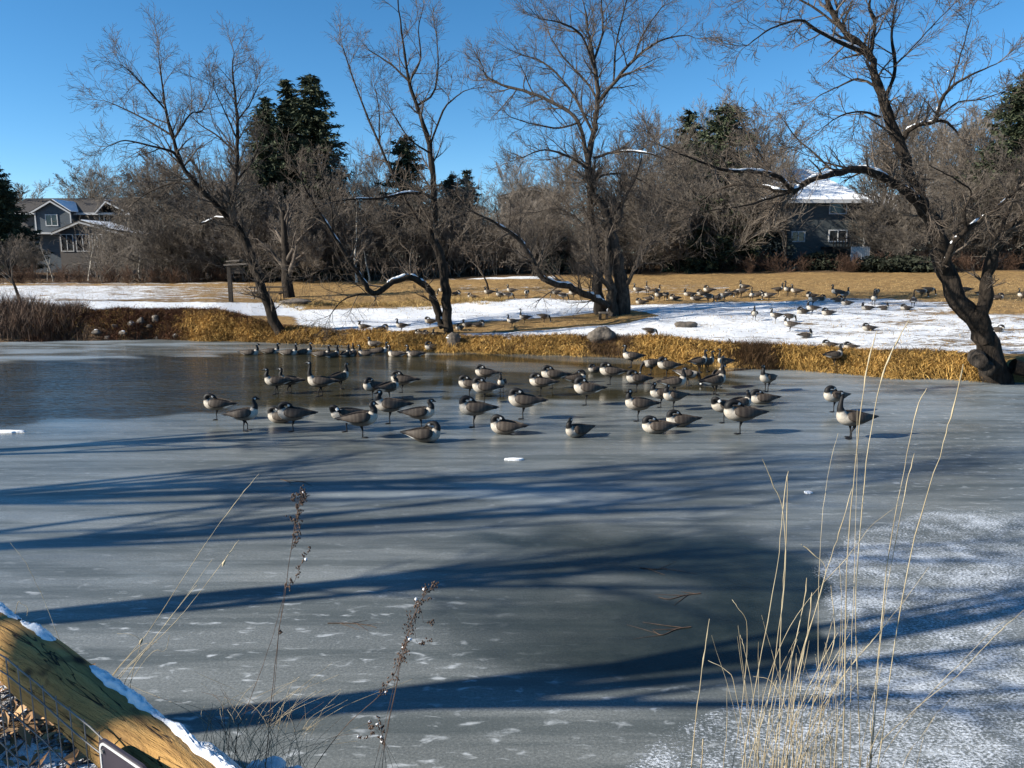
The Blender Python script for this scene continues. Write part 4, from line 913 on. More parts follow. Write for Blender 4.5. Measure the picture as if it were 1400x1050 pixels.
def put(kind, px, Y, top=None, label='', rz=0, wide=1.0, dz=0):
    base = K[kind]; p = gnd(px, Y); h0 = {'tall': 11, 'round': 8.3, 'brush': 7.6, 'weep': 8, 'birch': 7, 'shrub': 1.5}[kind]
    s = height_for(px, top, Y) / h0 if top else 1.0
    sc_ = (s * wide, s * wide, s)
    if kind not in used:
        used.add(kind); o = base; o.location = p; o.rotation_euler = (0, 0, rz); o.scale = sc_; o['label'] = label
    else: o = dup(base, p, rz, sc_, label)
    return o
KINDW = {'tall': 'tall bare tree', 'round': 'rounded bare tree', 'brush': 'bushy many-stemmed bare tree', 'weep': 'brown weeping bare tree', 'shrub': 'small bare shrub', 'birch': 'slim pale birch'}
_bg = [
    ('tall', 110, 92, 228, 1.2, 'rising behind the roof of the gabled house'), ('tall', 150, 96, 225, 1.2, 'behind the roof valley of the gabled house'), ('brush', 72, 98, 250, 1.2, 'low over the gabled house ridge'), ('tall', 185, 90, 232, 1.1, 'beside the chimney side of the gabled house'),
    ('weep', 225, 66, 238, 1.3, 'next to the gabled house'), ('weep', 265, 64, 250, 1.2, 'between the gabled house and the leaning tree'), ('weep', 195, 70, 262, 1.1, 'overlapping the gabled house end wall'), ('brush', 300, 66, 205, 1.0, 'behind the wooden kiosk'),
    ('tall', 345, 70, 175, 1.1, 'before the dark spruces'), ('brush', 330, 60, 262, 1.2, 'just behind the leaning trunk'), ('brush', 240, 62, 300, 1.4, 'low at the lawn edge behind the kiosk'), ('brush', 285, 63, 285, 1.4, 'low beneath the weeping trees'),
    ('brush', 395, 60, 210, 1.0, 'in front of the shorter spruce'), ('round', 365, 58, 240, 1.1, 'behind the picnic table'), ('tall', 455, 62, 190, 1.0, 'in front of the tallest spruce'), ('brush', 425, 57, 285, 1.2, 'low before the tallest spruce'), ('brush', 470, 60, 245, 1.0, 'beyond the low limb of the thin tree'),
    ('tall', 500, 64, 222, 1.0, 'beyond the thin tree, spruce side'), ('round', 525, 62, 255, 1.1, 'in the gap before the dark pine'), ('brush', 550, 60, 270, 1.2, 'low in front of the dark pine'), ('round', 590, 64, 262, 1.1, 'directly behind the thin forked trunk'), ('brush', 625, 62, 280, 1.1, 'below the two low pines'),
    ('tall', 655, 66, 240, 1.0, 'on the far side of the low pines'), ('brush', 680, 62, 285, 1.1, 'before the hidden grey house'), ('tall', 690, 70, 232, 1.1, 'over the roof edge of the hidden grey house'), ('round', 730, 58, 262, 1.1, 'veiling the hidden grey house'), ('tall', 752, 62, 220, 1.0, 'tallest of those veiling the hidden grey house'),
    ('brush', 790, 58, 290, 1.1, 'low behind the centre trunks'), ('tall', 775, 70, 205, 1.1, 'behind the crown of the centre tree'), ('round', 840, 62, 240, 1.2, 'straight behind the centre trunks'), ('tall', 880, 64, 190, 1.0, 'past the centre trunk, sunlit side away'), ('brush', 870, 58, 275, 1.2, 'low past the centre trunk'),
    ('tall', 915, 62, 165, 1.0, 'in front of the dark evergreens'), ('brush', 930, 59, 215, 1.1, 'shaggy before the dark evergreens'), ('tall', 960, 66, 155, 1.0, 'upright over the goose row'), ('brush', 980, 59, 205, 1.1, 'shaggy under the snowy limb'), ('tall', 1020, 66, 165, 1.0, 'upright between evergreen and slate house'), ('tall', 1045, 70, 190, 1.0, 'peeping over the slate house roof corner'),
    ('round', 905, 60, 255, 1.2, 'low and wide near the goose row'), ('brush', 1215, 60, 255, 1.1, 'at the corner of the slate house'), ('round', 1225, 57, 292, 1.3, 'low and wide before the snowy neighbour roof'), ('tall', 1205, 72, 165, 1.1, 'behind the slate house corner'), ('tall', 1240, 66, 150, 1.0, 'behind the huge willow trunk bend'),
    ('brush', 1262, 59, 240, 1.1, 'brushy behind the willow trunk'), ('tall', 1285, 68, 160, 1.0, 'between willow trunk and pine'), ('round', 1300, 58, 250, 1.2, 'framed by the two willow trunks'), ('tall', 1325, 64, 165, 1.0, 'rising over the forked willow limb'), ('brush', 1345, 58, 215, 1.1, 'brushy behind the second willow trunk'),
    ('tall', 1370, 66, 150, 1.0, 'close to the tall pine'), ('brush', 1392, 58, 190, 1.1, 'brushy at the edge under the pine'), ('round', 1420, 60, 215, 1.2, 'cut by the edge of the view under the pine'), ('brush', 15, 70, 320, 1.1, 'low before the far spruce'), ('brush', 160, 76, 330, .9, 'low against the sunroom wall'), ('round', 45, 68, 330, 1.0, 'little, by the gabled house garden'),
    ('tall', 1072, 57.5, 205, .6, 'standing alone before the slate house'), ('tall', 1190, 76, 140, .8, 'narrow, highest beyond the slate house corner'), ('tall', 1265, 72, 122, .8, 'narrow, highest beyond the willow trunk'), ('tall', 1340, 74, 128, .8, 'narrow, highest between willow and pine'), ('tall', 1415, 70, 120, .8, 'narrow, cut by the edge beyond the pine'),
    ('tall', 1000, 74, 135, .75, 'narrow, beyond the broad evergreen'), ('tall', 860, 76, 160, .75, 'narrow, beyond the centre tree'), ('tall', 715, 74, 205, .75, 'narrow, beyond the hidden grey house'), ('tall', 530, 74, 200, .75, 'narrow, beyond the dark pine'), ('tall', 300, 78, 195, .8, 'narrow, beyond the kiosk'), ('tall', 245, 80, 212, .8, 'narrow, beyond the weeping trees'),
]
for i, (kd, px, Y, top, wd, lb) in enumerate(_bg): put(kd, px, Y, top, KINDW[kd] + ' ' + lb, i * 2.4, wd)
for px, Y, top, lb in ((120, 63, 300, 'in front of the sunroom windows'), (72, 63, 318, 'beside the sunroom, nearer the spruce'), (64, 63.5, 335, 'twin stem of the birch nearer the spruce'), (190, 62, 322, 'at the weeping tree edge'), (487, 57, 262, 'before the tallest spruce'), (505, 58, 300, 'thin, before the dark pine')):
    put('birch', px, Y, top, 'slim pale birch ' + lb, px * 1.1)
rng = random.Random(8)
for i, px in enumerate(list(range(8, 330, 21)) + list(range(1000, 1190, 24)) + list(range(1200, 1400, 17))):
    sp = ['below the gabled house', 'beside the weeping trees', 'before the slate house', 'beneath the willow'][0 if px < 170 else 1 if px < 400 else 2 if px < 1195 else 3]
    n = sum(1 for q in col.objects if q.get('label', '').startswith('bare reddish shrub') and sp in q['label'])
    put('shrub', px, (60.5 if px < 400 else 56.5) + rng.uniform(-.8, 1.5), None, 'bare reddish shrub %s, %s from the left' % (sp, (ORD + ['eleventh', 'twelfth', 'thirteenth', 'fourteenth'])[n]), px, rng.uniform(.6, 1.3))
# the tangle of undergrowth beneath the trees that reads as one brown mass
def thicket():
    rng = random.Random(31); out = [[] for _ in range(4)]
    P = dict(seg=[3, 3, 4], kids=[0, 4, 5], jit=.16, bow=.4, up=[.0, .03, .03], t0=.1, ang=(20, 60), len=(.4, .7), rmin=.010, taper=.3)
    for i in range(1900):
        px = rng.uniform(130, 1420)
        if 1075 < px < 1195 and rng.random() < .96: continue
        Y = (60 if px < 1250 else 58) + rng.uniform(0, 16); x, y, z = gnd(px, Y)
        grow(out, Vector((x, y, z)), Vector((rng.gauss(0, .35), rng.gauss(0, .35), 1)), rng.uniform(2.2, 6.8) * (.75 if px < 420 else 1), .03, 2, rng, P)
    o = tube_obj('thicket', [q for l in out for q in l], M['twig_far']); tag(o, 'tangled brown undergrowth beneath the trees behind the lawn', 'undergrowth', kind='stuff')
thicket()
# single small trees on the lawn
def small_tree(px, py, top, label, seed, r=.13, bk='bark', m='twig'):
    x, y, z = ground_at(px, py); hh = at_y(px, top, y)[2] - z
    t = bg_proto('young_tree', label, hh, seed, dict(BGP, kids=[0, 3, 4, 5, 9], rmin=.008, t0=.35, taper=.1), r0=r, m=m, bk=bk); t.location = (x, y, z); return t
small_tree(28, 416, 312, 'small dark tree standing alone on the snowy lawn above the reeds', 201, .14)
small_tree(669, 399, 318, 'young slender tree on the dry grass between the two middle trees', 202, .10)
x, y, z = ground_at(392, 408)
K['stub'] = bg_proto('old_tree', 'thick dark old trunk behind the picnic table', 6.5, 204, dict(BGP, kids=[0, 4, 5, 5, 8], taper=.3), r0=.42, bk='bark', m='twig'); K['stub'].location = (x, y + .6, z)

# ------------------------------------------------------------------ the trees outside the frame whose shadows streak the ice
K['caster'] = bg_proto('bare_tree', 'tall bare tree on the near bank outside the view', 9, 301, dict(BGP, seg=[3, 3, 4, 5, 8], kids=[0, 2, 3, 4, 8], rmin=.010, t0=.3, taper=.35), r0=.24, bk='bark', m='twig', group='bare trees along the near bank')
K['caster'].location = (-15.5, 10.5, h1(-15.5, 10.5) - .1)
for x, y, rz, s, ln in [(-13.5, 8.6, 1.9, .9, (0, .04)), (-16, 6.6, 3.1, 1.1, (0.0, .06)), (-8.2, 3.9, 5.2, .95, (-.12, .2)), (-10.6, 4.4, 0.7, .9, (.0, .1)), (-18, 8.0, 2.4, 1.2, (-.05, .0))]:
    o = dup(K['caster'], (x, y, h1(x, y) - .1), rz, s); o.rotation_euler = (ln[0], ln[1], rz)
def shade_tree(x, y):
    rng = random.Random(64); z = h1(x, y); t = empty('bare_tree', (x, y, z)); tag(t, 'slim bare tree standing close beside the log rail outside the view', 'tree', 'bare trees along the near bank')
    tr = smooth_poly([(0, 0, -.3), (.02, .03, 1), (-.02, .0, 2.2), (.03, .02, 3.4), (.0, .05, 5), (.1, .0, 7), (.05, .1, 8.5)], [.2, .16, .135, .125, .11, .07, .02], 4)
    tube_obj('trunk', [tr], M['bark'], t, .01); out = [[] for _ in range(5)]
    children_along(out, tr, rng, TWIG, 2, 22, 1.7, .35); tube_obj('crown', [q for l in out for q in l], M['twig'], t)
shade_tree(-5.35, -.08)

# ------------------------------------------------------------------ houses
M['wall_slate'] = simple('slate_siding', (.055, .07, .085), (.085, .105, .125), 2.0, .75, .5, .02, (1, 1, 9))
M['wall_brown'] = simple('brown_grey_siding', (.085, .078, .075), (.12, .11, .105), 2.0, .8, .5, .02, (1, 1, 9))
M['wall_green'] = simple('dark_grey_siding', (.045, .055, .06), (.075, .088, .092), 2.0, .75, .5, .02, (1, 1, 9))
M['wall_pale'] = simple('pale_grey_siding', (.13, .125, .12), (.2, .19, .18), 2.0, .8, .5, .02, (1, 1, 9))
M['shingle'] = simple('dark_shingle', (.030, .028, .028), (.065, .06, .058), 7.0, .9, .7, .03, (1, 1, 3))
M['trim'] = simple('weathered_white_trim', (.42, .43, .44), (.55, .55, .55), 5.0, .6, .1)
def glass():
    n = NT('window_glass'); f = n.noise(n.coord((.6, .6, .9)), 1.5, 3)
    return n.out(n.ramp(f, [(.35, (.010, .012, .015)), (.65, (.045, .05, .055))]), .06, None, .6)
M['glass'] = glass()
M['wood_grey'] = simple('weathered_wood', (.08, .065, .05), (.2, .17, .14), 4.0, .85, .6, .01, (1, 1, 6))
M['wood_dark'] = simple('dark_wood', (.02, .016, .013), (.05, .04, .032), 6.0, .85, .6, .01)
class House:
    def __init__(s, name, label, px, Y, cat='house'):
        x, y, z = gnd(px, Y); s.o = (x, Y, z); s.r = empty(name, s.o); tag(s.r, label, cat)
    def w(s, px, py, Y):
        p = at_y(px, py, Y); return p[0] - s.o[0], p[1] - s.o[1], p[2] - s.o[2]
    def block(s, name, px0, px1, top, Y, depth, m, base=-1.0, parent=None):
        x0, y0, z1 = s.w(px0, top, Y); x1 = s.w(px1, top, Y)[0]; b = MB(); b.box(x0, x1, y0, y0 + depth, base, z1); return b.build(name, m, parent or s.r)
    def poly(s, name, pts, Y, d0, d1, m, parent=None):
        q = [s.w(a, b, Y) for a, b in pts]; y = q[0][1]; b = MB(); b.prism([(p[0], p[2]) for p in q], y + d0, y + d1); return b.build(name, m, parent or s.r)
    def window(s, px0, px1, py0, py1, Y, mull=(0.5,), thick=.09):
        x0, y, z1 = s.w(px0, py0, Y); x1, _, z0 = s.w(px1, py1, Y); t = thick; b = MB()
        b.box(x0, x1, y - .06, y + .02, z1 - t, z1); b.box(x0, x1, y - .06, y + .02, z0, z0 + t)
        b.box(x0, x0 + t, y - .06, y + .02, z0 + t, z1 - t); b.box(x1 - t, x1, y - .06, y + .02, z0 + t, z1 - t)
        for k in mull: c = x0 + (x1 - x0) * k; b.box(c - t * .4, c + t * .4, y - .055, y + .02, z0 + t, z1 - t)
        f = b.build('window', M['trim'], s.r); g = MB(); g.box(x0 + t * .5, x1 - t * .5, y - .02, y + .01, z0 + t * .5, z1 - t * .5); g.build('pane', M['glass'], f); return f
    def gable_roof(s, name, pts, Y, over, depth, thick, m, cap=None):
        """pts: left eave, ridge, right eave in pixels; the ridge runs away from the pond"""
        for k, (a, b) in enumerate(((pts[0], pts[1]), (pts[1], pts[2]))):
            A, B = s.w(*a, Y), s.w(*b, Y); q = MB(); h = thick
            q.prism([(A[0], A[2]), (B[0], B[2]), (B[0], B[2] + h), (A[0], A[2] + h)], A[1] - over, A[1] + depth); q.build(name, m, s.r)
            if cap and k in cap:
                q = MB(); q.prism([(A[0] + .15, A[2] + h + .01), (B[0], B[2] + h + .01), (B[0], B[2] + h + .09), (A[0] + .2, A[2] + h + .07)], A[1] - over + .05, A[1] + depth - .1); q.build('snow_cap', M['snow'], s.r)
            q = MB(); q.prism([(A[0], A[2] - .18), (B[0], B[2] - .18), (B[0], B[2] - .004), (A[0], A[2] - .004)], A[1] - over - .06, A[1] - over); q.build('fascia', M['trim'], s.r)
h = House('gabled_house', 'slate blue gabled house with white windows and a sunroom', 90, 84)
h.block('wall', 6, 172, 290, 87, 8, M['wall_brown'])
h.poly('gable_wall', [(47, 392), (96, 392), (96, 289), (71, 276), (47, 289)], 85.6, 0, 1.4, M['wall_slate'])
ex = [h.w(2, 291, 86.4), h.w(178, 291, 86.4), h.w(2, 271, 91)]
b = MB(); b.prism([(ex[0][1], ex[0][2]), (ex[2][1], ex[2][2]), (ex[2][1] + 5.2, ex[0][2])], ex[0][0], ex[1][0], 'x'); b.build('roof', M['shingle'], h.r)
b = MB(); b.box(ex[0][0], ex[1][0], ex[0][1] - .1, ex[0][1] - .002, ex[0][2] - .22, ex[0][2] + .02); b.build('eave_board', M['trim'], h.r)
h.gable_roof('gable_roof', [(43, 291), (71, 274.5), (99, 291)], 85.6, .35, 4, .12, M['shingle'], (1,))
h.gable_roof('wing_roof', [(131, 292), (146, 275), (180, 292)], 86.2, .3, 3, .12, M['shingle'], (0,))
h.window(61.5, 80, 293, 309, 85.6)
h.window(135, 158, 290, 304, 86.95, (.33, .66))
h.block('sunroom_wall', 80, 152, 319, 81, 5.5, M['wall_brown'])
h.poly('sunroom_gable', [(76, 318.5), (111, 304.5), (152, 318.5)], 81, .02, 5, M['wall_brown'])
h.gable_roof('sunroom_roof', [(73, 319), (111, 303), (176, 321)], 81, .4, 5.5, .13, M['shingle'], (1,))
h.window(82, 102, 320, 344, 81, (.5,)); h.window(103, 124, 320, 344, 81, (.5,)); h.window(125, 142, 320, 344, 81, (.5,))
f = h.window(122, 146, 358, 383, 81, (.33,)); f.name = 'patio_door'
for px, Y, t0_, b0 in ((6.5, 86.9, 291, 330), (47, 85.5, 290, 315), (95.5, 85.5, 290, 305), (150, 80.95, 320, 380)):
    h.block('corner_board', px - .6, px + .9, t0_, Y, .08, M['trim'], h.w(px, b0, Y)[2])
h.block('porch_roof', 8, 72, 317.5, 84.2, 1.4, M['trim'], h.w(30, 320, 84.2)[2])

h = House('slate_house', 'two storey dark slate house under a snow covered hip roof', 1120, 62)
h.block('wall', 1052, 1186, 274, 62, 9, M['wall_green'], -1.2)
x0, y0, z0 = h.w(1040, 274, 61.5); x1 = h.w(1193, 274, 61.5)[0]; zr = h.w(1100, 232, 66)[2]
b = MB(); b.add([(x0, y0, z0), (x1, y0, z0), (x1, y0 + 10, z0), (x0, y0 + 10, z0), (x0 + 3.2, y0 + 5, zr), (x1 - 3.4, y0 + 5, zr)], [(0, 3, 2, 1), (0, 1, 5, 4), (1, 2, 5), (2, 3, 4, 5), (3, 0, 4)]); b.build('roof', M['shingle'], h.r)
b = MB(); g = .09; b.add([(x0 + .1, y0 + .12, z0 + g), (x1 - .1, y0 + .12, z0 + g), (x1 - .1, y0 + 9.9, z0 + g), (x0 + .1, y0 + 9.9, z0 + g), (x0 + 3.2, y0 + 5, zr + .14), (x1 - 3.4, y0 + 5, zr + .14)], [(0, 3, 2, 1), (0, 1, 5, 4), (1, 2, 5), (2, 3, 4, 5), (3, 0, 4)]); b.build('roof_snow', M['snow'], h.r)
b = MB(); b.box(x0 - .02, x1 + .02, y0 - .1, y0 - .003, z0 - .2, z0 + .03); b.build('gutter', M['trim'], h.r)
h.window(1134, 1157.5, 277.5, 293, 62, ()); h.window(1133, 1157.5, 314, 331, 62); h.window(1082, 1100, 316, 331, 62)
h.block('corner_board', 1184.5, 1186.6, 276, 61.93, .07, M['trim'], -.8)
b = MB(); q0 = h.w(1139, 337, 59.5); q1 = h.w(1169, 325, 59.5)
b.box(q0[0], q1[0] + .3, q0[1], q0[1] + 2.3, q0[2] - .15, q0[2])
b.box(q0[0], q1[0] + .3, q0[1], q0[1] + .08, q1[2] - .08, q1[2])
for k in range(9): xx = q0[0] + (q1[0] + .2 - q0[0]) * k / 8; b.box(xx, xx + .05, q0[1] + .01, q0[1] + .06, q0[2], q1[2] - .08)
for xx in (q0[0] + .05, q1[0]): b.box(xx, xx + .12, q0[1] + .08, q0[1] + .2, -1, q0[2] - .15)
b.build('deck', M['wood_dark'], h.r)
b = MB(); q0 = h.w(1163, 355, 59); q1 = h.w(1189, 338, 59); n = 11
b.box(q0[0], q1[0], q0[1] + .02, q0[1] + .05, q0[2] - .3, q1[2])
for k in range(n): xx = q0[0] + (q1[0] - q0[0]) * k / (n - 1); b.box(xx - .03, xx + .03, q0[1] - .02, q0[1] + .02, q0[2] - .3, q1[2] + .05)
b.build('skirting', M['trim'], h.r)

h = House('grey_house', 'pale grey house half hidden behind bare twigs, beyond the low limb of the centre tree', 725, 76)
h.block('wall', 692, 765, 268, 76, 7, M['wall_pale'])
h.gable_roof('roof', [(684, 270), (728, 257), (775, 270)], 76, .5, 7.5, .15, M['shingle'])
h.poly('gable_wall', [(692, 269), (728, 259), (765, 269)], 76, .01, 6, M['wall_pale'])
h.window(700, 716, 272, 288, 76); h.window(728, 742, 272, 288, 76); h.window(700, 716, 304, 320, 76)
b = MB(); q0 = h.w(694, 300, 74.5); q1 = h.w(724, 296, 74.5); b.box(q0[0], q1[0], q0[1], q0[1] + 1.4, q0[2], q0[2] + .16); b.build('balcony', M['trim'], h.r)
h = House('neighbour_house', 'house with a snowy low roof just past the slate house', 1215, 76)
h.block('wall', 1180, 1250, 290, 76, 8, M['wall_brown'])
ex = [h.w(1176, 291, 75.5), h.w(1254, 291, 75.5), h.w(1176, 267, 80)]
b = MB(); b.prism([(ex[0][1], ex[0][2]), (ex[2][1], ex[2][2]), (ex[2][1] + 5, ex[0][2])], ex[0][0], ex[1][0], 'x'); b.build('roof', M['shingle'], h.r)
b = MB(); b.prism([(ex[0][1] + .06, ex[0][2] + .08), (ex[0][1] + .06, ex[0][2] + .16), (ex[2][1], ex[2][2] + .15), (ex[2][1], ex[2][2] + .02)], ex[0][0] + .06, ex[1][0] - .06, 'x'); b.build('roof_snow', M['snow'], h.r)
h.window(1200, 1216, 300, 316, 76)
h = House('grey_shed', 'small grey gabled shed with one white window beyond the second willow trunk', 1358, 70, 'shed')
h.block('wall', 1340, 1378, 306, 70, 4, M['wall_pale'])
h.gable_roof('roof', [(1334, 309), (1359, 287), (1384, 309)], 70, .4, 4.5, .14, M['shingle'])
h.poly('gable_wall', [(1340, 307), (1359, 290), (1378, 307)], 70, .01, 3.5, M['wall_pale'])
h.window(1357, 1366, 300, 312, 70, ())

# -------- low dark junipers before the slate house
for i, (px, lb) in enumerate(((1205, 'touching the white skirting'), (1232, 'in the middle of the hedge row'), (1258, 'at the willow end of the hedge row'))):
    p = gnd(px, 55.6); t = conifer('juniper_bush', 'low dark juniper ' + lb, p, 1.0, 1.35, 60 + i, (.012, .016, .010), (.035, .04, .026), 2.4, .35, .0, .1, 'junipers before the slate house'); t['category'] = 'bush'
p = gnd(1118, 58.5); t = conifer('juniper_bush', 'dark bush against the slate house wall', p, 1.2, 1.3, 70, (.012, .016, .010), (.035, .04, .026), 2.4, .35, .0, .1); t['category'] = 'bush'

# -------- kiosk, picnic table, little bench
x, y, z = ground_at(316, 413); k = empty('sign_kiosk', (x, y, z)); tag(k, 'wooden post with a flat board roof standing on the dry grass', 'kiosk')
hh = at_y(316, 360, y)[2] - z; b = MB(); b.box(-.09, .09, -.09, .09, -.3, hh); b.build('post', M['wood_dark'], k)
wl = at_y(309, 360, y)[0] - x; wr = at_y(340, 360, y)[0] - x
b = MB(); b.prism([(wl, hh - .12), (wr, hh - .06), (wr, hh + .02), (wl, hh - .04)], -.35, .3); b.prism([(wl + .1, hh + .06), (wr - .35, hh + .1), (wr - .35, hh + .19), (wl + .1, hh + .12)], -.3, .25); b.build('roof_board', M['wood_grey'], k, bevel=.01)
b = MB(); b.box(wl + .1, wr - .2, -.05, .0, hh - .5, hh - .2); b.build('cross_board', M['wood_dark'], k)
x, y, z = ground_at(364, 411); k = empty('picnic_table', (x, y + .4, z), .15); tag(k, 'dark picnic table with two benches behind the leaning tree', 'picnic table')
b = MB(); b.box(-.95, .95, -.38, .38, .70, .75); b.build('tabletop', M['wood_dark'], k)
for s_ in (-1, 1):
    b = MB(); b.box(-.95, .95, s_ * .68 - .14, s_ * .68 + .14, .41, .45); b.build('bench_seat', M['wood_dark'], k)
    b = MB(); b.prism([(-.75, .36), (.75, .36), (.75, .40), (-.75, .40)], s_ * .7, s_ * .7 + .06) if False else b.box(s_ * .7 - .03, s_ * .7 + .03, -.75, .75, .34, .405)
    for q in (-1, 1): b.prism([(q * .30, .70), (q * .36, .70), (q * .66, 0), (q * .58, 0)], s_ * .7 + .035, s_ * .7 + .075, 'x')
    b.build('leg_frame', M['wood_dark'], k)
x, y, z = ground_at(823, 434); k = empty('small_bench', (x, y - .55, z)); tag(k, 'tiny weathered wooden bench at the foot of the centre tree', 'bench')
b = MB(); b.box(-.2, .2, -.12, .12, .20, .27); b.build('seat', M['wood_grey'], k, bevel=.01)
for q in (-1, 1): b = MB(); b.box(q * .14 - .05, q * .14 + .05, -.1, .1, -.05, .199); b.build('leg', M['wood_dark'], k)

# ------------------------------------------------------------------ log rail, wire mesh and sign on the near bank
def cam_pt(r, u, f): return Vector((r, f * CT + u * ST, CAMZ - f * ST + u * CT))
RP0 = cam_pt(-.947, -.476, 1.42); RP1 = cam_pt(-.679, -.527, 1.24); RD = RP1 - RP0; RR_ = .049
RN = Vector((RD.y, -RD.x, 0)).normalized(); RN = RN if RN.y < 0 else -RN                      # level, towards the camera side
def wood_material():
    n = NT('peeled_log'); ca, sa = RD.normalized().x, RD.normalized().y
    c0 = n.new('ShaderNodeTexCoord'); mp = n.new('ShaderNodeMapping'); mp.inputs['Rotation'].default_value = (0, 0, -math.atan2(sa, ca)); n.link(c0.outputs['Object'], mp.inputs[0])
    def st(sx, sy, sz):
        m = n.new('ShaderNodeMapping'); m.inputs['Scale'].default_value = (sx, sy, sz); n.link(mp.outputs[0], m.inputs[0]); return m.outputs[0]
    grain = n.noise(st(1.2, 26, 26), 3, 6, .7, .7); fine = n.noise(st(4, 60, 60), 3, 4, .7); g = n.noise(st(3, 9, 9), 2.2, 5, .65, 1.2); knot = n.noise(st(5, 9, 9), 1.3, 2, .5)
    c = n.ramp(grain, [(.2, (.22, .12, .042)), (.5, (.40, .23, .075)), (.8, (.54, .34, .13))])
    c = n.mix(n.mapr(g, .54, .70, 0, .7), c, (.12, .065, .028)); c = n.mix(n.mapr(fine, .62, .72, 0, .5), c, (.08, .045, .02)); c = n.mix(n.mapr(knot, .70, .76), c, (.03, .018, .010))
    crack = n.noise(st(.8, 20, 20), 2.1, 3, .5, .3); ck = n.mapr(n.math('ABSOLUTE', n.math('SUBTRACT', crack, .5)), 0, .012, 1, 0)
    c = n.mix(ck, c, (.02, .012, .008))
    b = n.bump(n.math('SUBTRACT', n.math('ADD', grain, n.math('MULTIPLY', fine, .5)), ck), .8, .006)
    return n.out(c, .75, n.bump(g, .6, .012, b), .2)
M['log'] = wood_material()
rg = np.random.default_rng(12)
fence = empty('log_fence', tuple(RP0)); tag(fence, 'peeled yellow log rail fence with wire mesh and snow along its top', 'fence')
ts = np.linspace(-5, 4.6, 260); ns = 36; an = np.arange(ns) * 2 * math.pi / ns
ax = np.array(RD.normalized()); side = np.array(RN); upv = np.cross(ax, side); upv = upv if upv[2] > 0 else -upv
V = []
for t in ts:
    c = np.array(RD) * t + np.array([0, 0, .006 * math.sin(t * 2.2)])
    r = RR_ * (1 + .03 * np.sin(3 * an + t * 2) + .035 * np.sin(2 * an - t * 3.7) + .02 * np.sin(7 * an + t * 9) + .03 * math.sin(t * 5.3))
    for (kt, ka, kh, kw) in ((.55, 5.2, .16, .16), (.2, 4.7, .10, .2), (1.2, 4.2, -.09, .12), (2.1, 5.0, .1, .2), (-.6, 5.0, .12, .2)):
        r = r + RR_ * kh * np.exp(-((t - kt) / kw) ** 2 - (np.angle(np.exp(1j * (an - ka))) / .6) ** 2)
    V.append(c[None] + np.cos(an)[:, None] * side[None] * r[:, None] + np.sin(an)[:, None] * upv[None] * r[:, None])
V = np.array(V); idx = np.arange(len(ts) * ns).reshape(len(ts), ns); a = idx[:-1]; c = idx[1:]
mesh_np('rail', V.reshape(-1, 3), [np.stack([a, np.roll(a, -1, 1), np.roll(c, -1, 1), c], -1).reshape(-1, 4), idx[:1], idx[-1:][:, ::-1]], M['log'], parent=fence)
# snow lying along the top of the rail, broken here and there
tt = np.linspace(-5, 4.6, 900); nsn = 15
def noise1(seed, step):
    r_ = np.random.default_rng(seed).uniform(-1, 1, 4000); return lambda t: float(np.interp((t + 6) / step, np.arange(4000), r_))
n_a, n_b, n_c, n_d, n_e = noise1(1, .22), noise1(2, .07), noise1(3, .022), noise1(4, .09), noise1(5, .03)
runs = [(-5, -1.2), (-1.1, .10), (.13, .50), (.86, 1.52), (1.50, 2.3), (2.3, 4.6)]
for t0_, t1_ in runs:
    sel = np.linspace(t0_, t1_, int((t1_ - t0_) * 150) + 8); V = []
    for t in sel:
        ed = max(min(1, (t - t0_) / .10, (t1_ - t) / .10), 0) ** .6
        top = (.0075 + .0035 * n_a(t) + .003 * n_b(t) + .0018 * n_c(t)) * ed + .0004
        hw = max(.004, (.0125 + .004 * n_a(t + 40) + .004 * n_d(t) + .0022 * n_e(t)) * (.35 + .65 * ed))
        for qi, q in enumerate(np.linspace(-1, 1, nsn)):
            xx = q * hw - .025 + .003 * n_d(t + 20); zz = math.sqrt(max((RR_ * 1.035) ** 2 - xx * xx, 0)) + max(top * (1 - abs(q) ** 2.5) + .0022 * n_e(t * 1.3 + qi * 3.1) * (1 - q * q), 0) - .004 * (abs(q) > .9)
            V.append(np.array(RD) * t + np.array([0, 0, .006 * math.sin(t * 2.2)]) + side * xx + upv * zz)
    V = np.array(V); m = len(sel); idx = np.arange(m * nsn).reshape(m, nsn)
    mesh_np('snow_ridge', V, [np.stack([idx[:-1, :-1], idx[:-1, 1:], idx[1:, 1:], idx[1:, :-1]], -1).reshape(-1, 4)], M['snow'], parent=fence)
M['wire'] = simple('galvanised_wire', (.12, .12, .12), (.25, .24, .23), 20, .5, .1, .001)
wp = []; L_ = RD.length; off = RN * (RR_ * 1.06 + .002)
rng = random.Random(3)
def fpt(t, dz): return RD * t + off + Vector((0, 0, dz + .006 * math.sin(t * 2.2)))
for k in range(-40, 36):
    t = k * .042 / L_; j = rng.uniform(-.006, .006)
    wp.append(([fpt(t, .052), fpt(t + j, -.22), fpt(t + j, -.5), fpt(t + j * .5, -.86)], [.0011] * 4))
for dz in (.050, .020, -.05, -.13, -.23, -.33, -.43, -.53, -.63, -.73, -.83):
    wp.append(([fpt(t, dz + rng.uniform(-.003, .003)) + RN * .002 for t in np.linspace(-5, 4.6, 60)], [.0013] * 60))
tube_obj('wire_mesh', wp, M['wire'], fence, sides=lambda r: 5)
for t in (-4.2, 4.3):
    p = RD * t - RN * .14; tube_obj('post', [([p + Vector((0, 0, -1.3)), p + Vector((0, 0, -.4)), p + Vector((0, 0, .12)), p + Vector((0, 0, .14))], [.09, .088, .085, .05])], M['log'], fence, .004, 2, lambda r: 16)
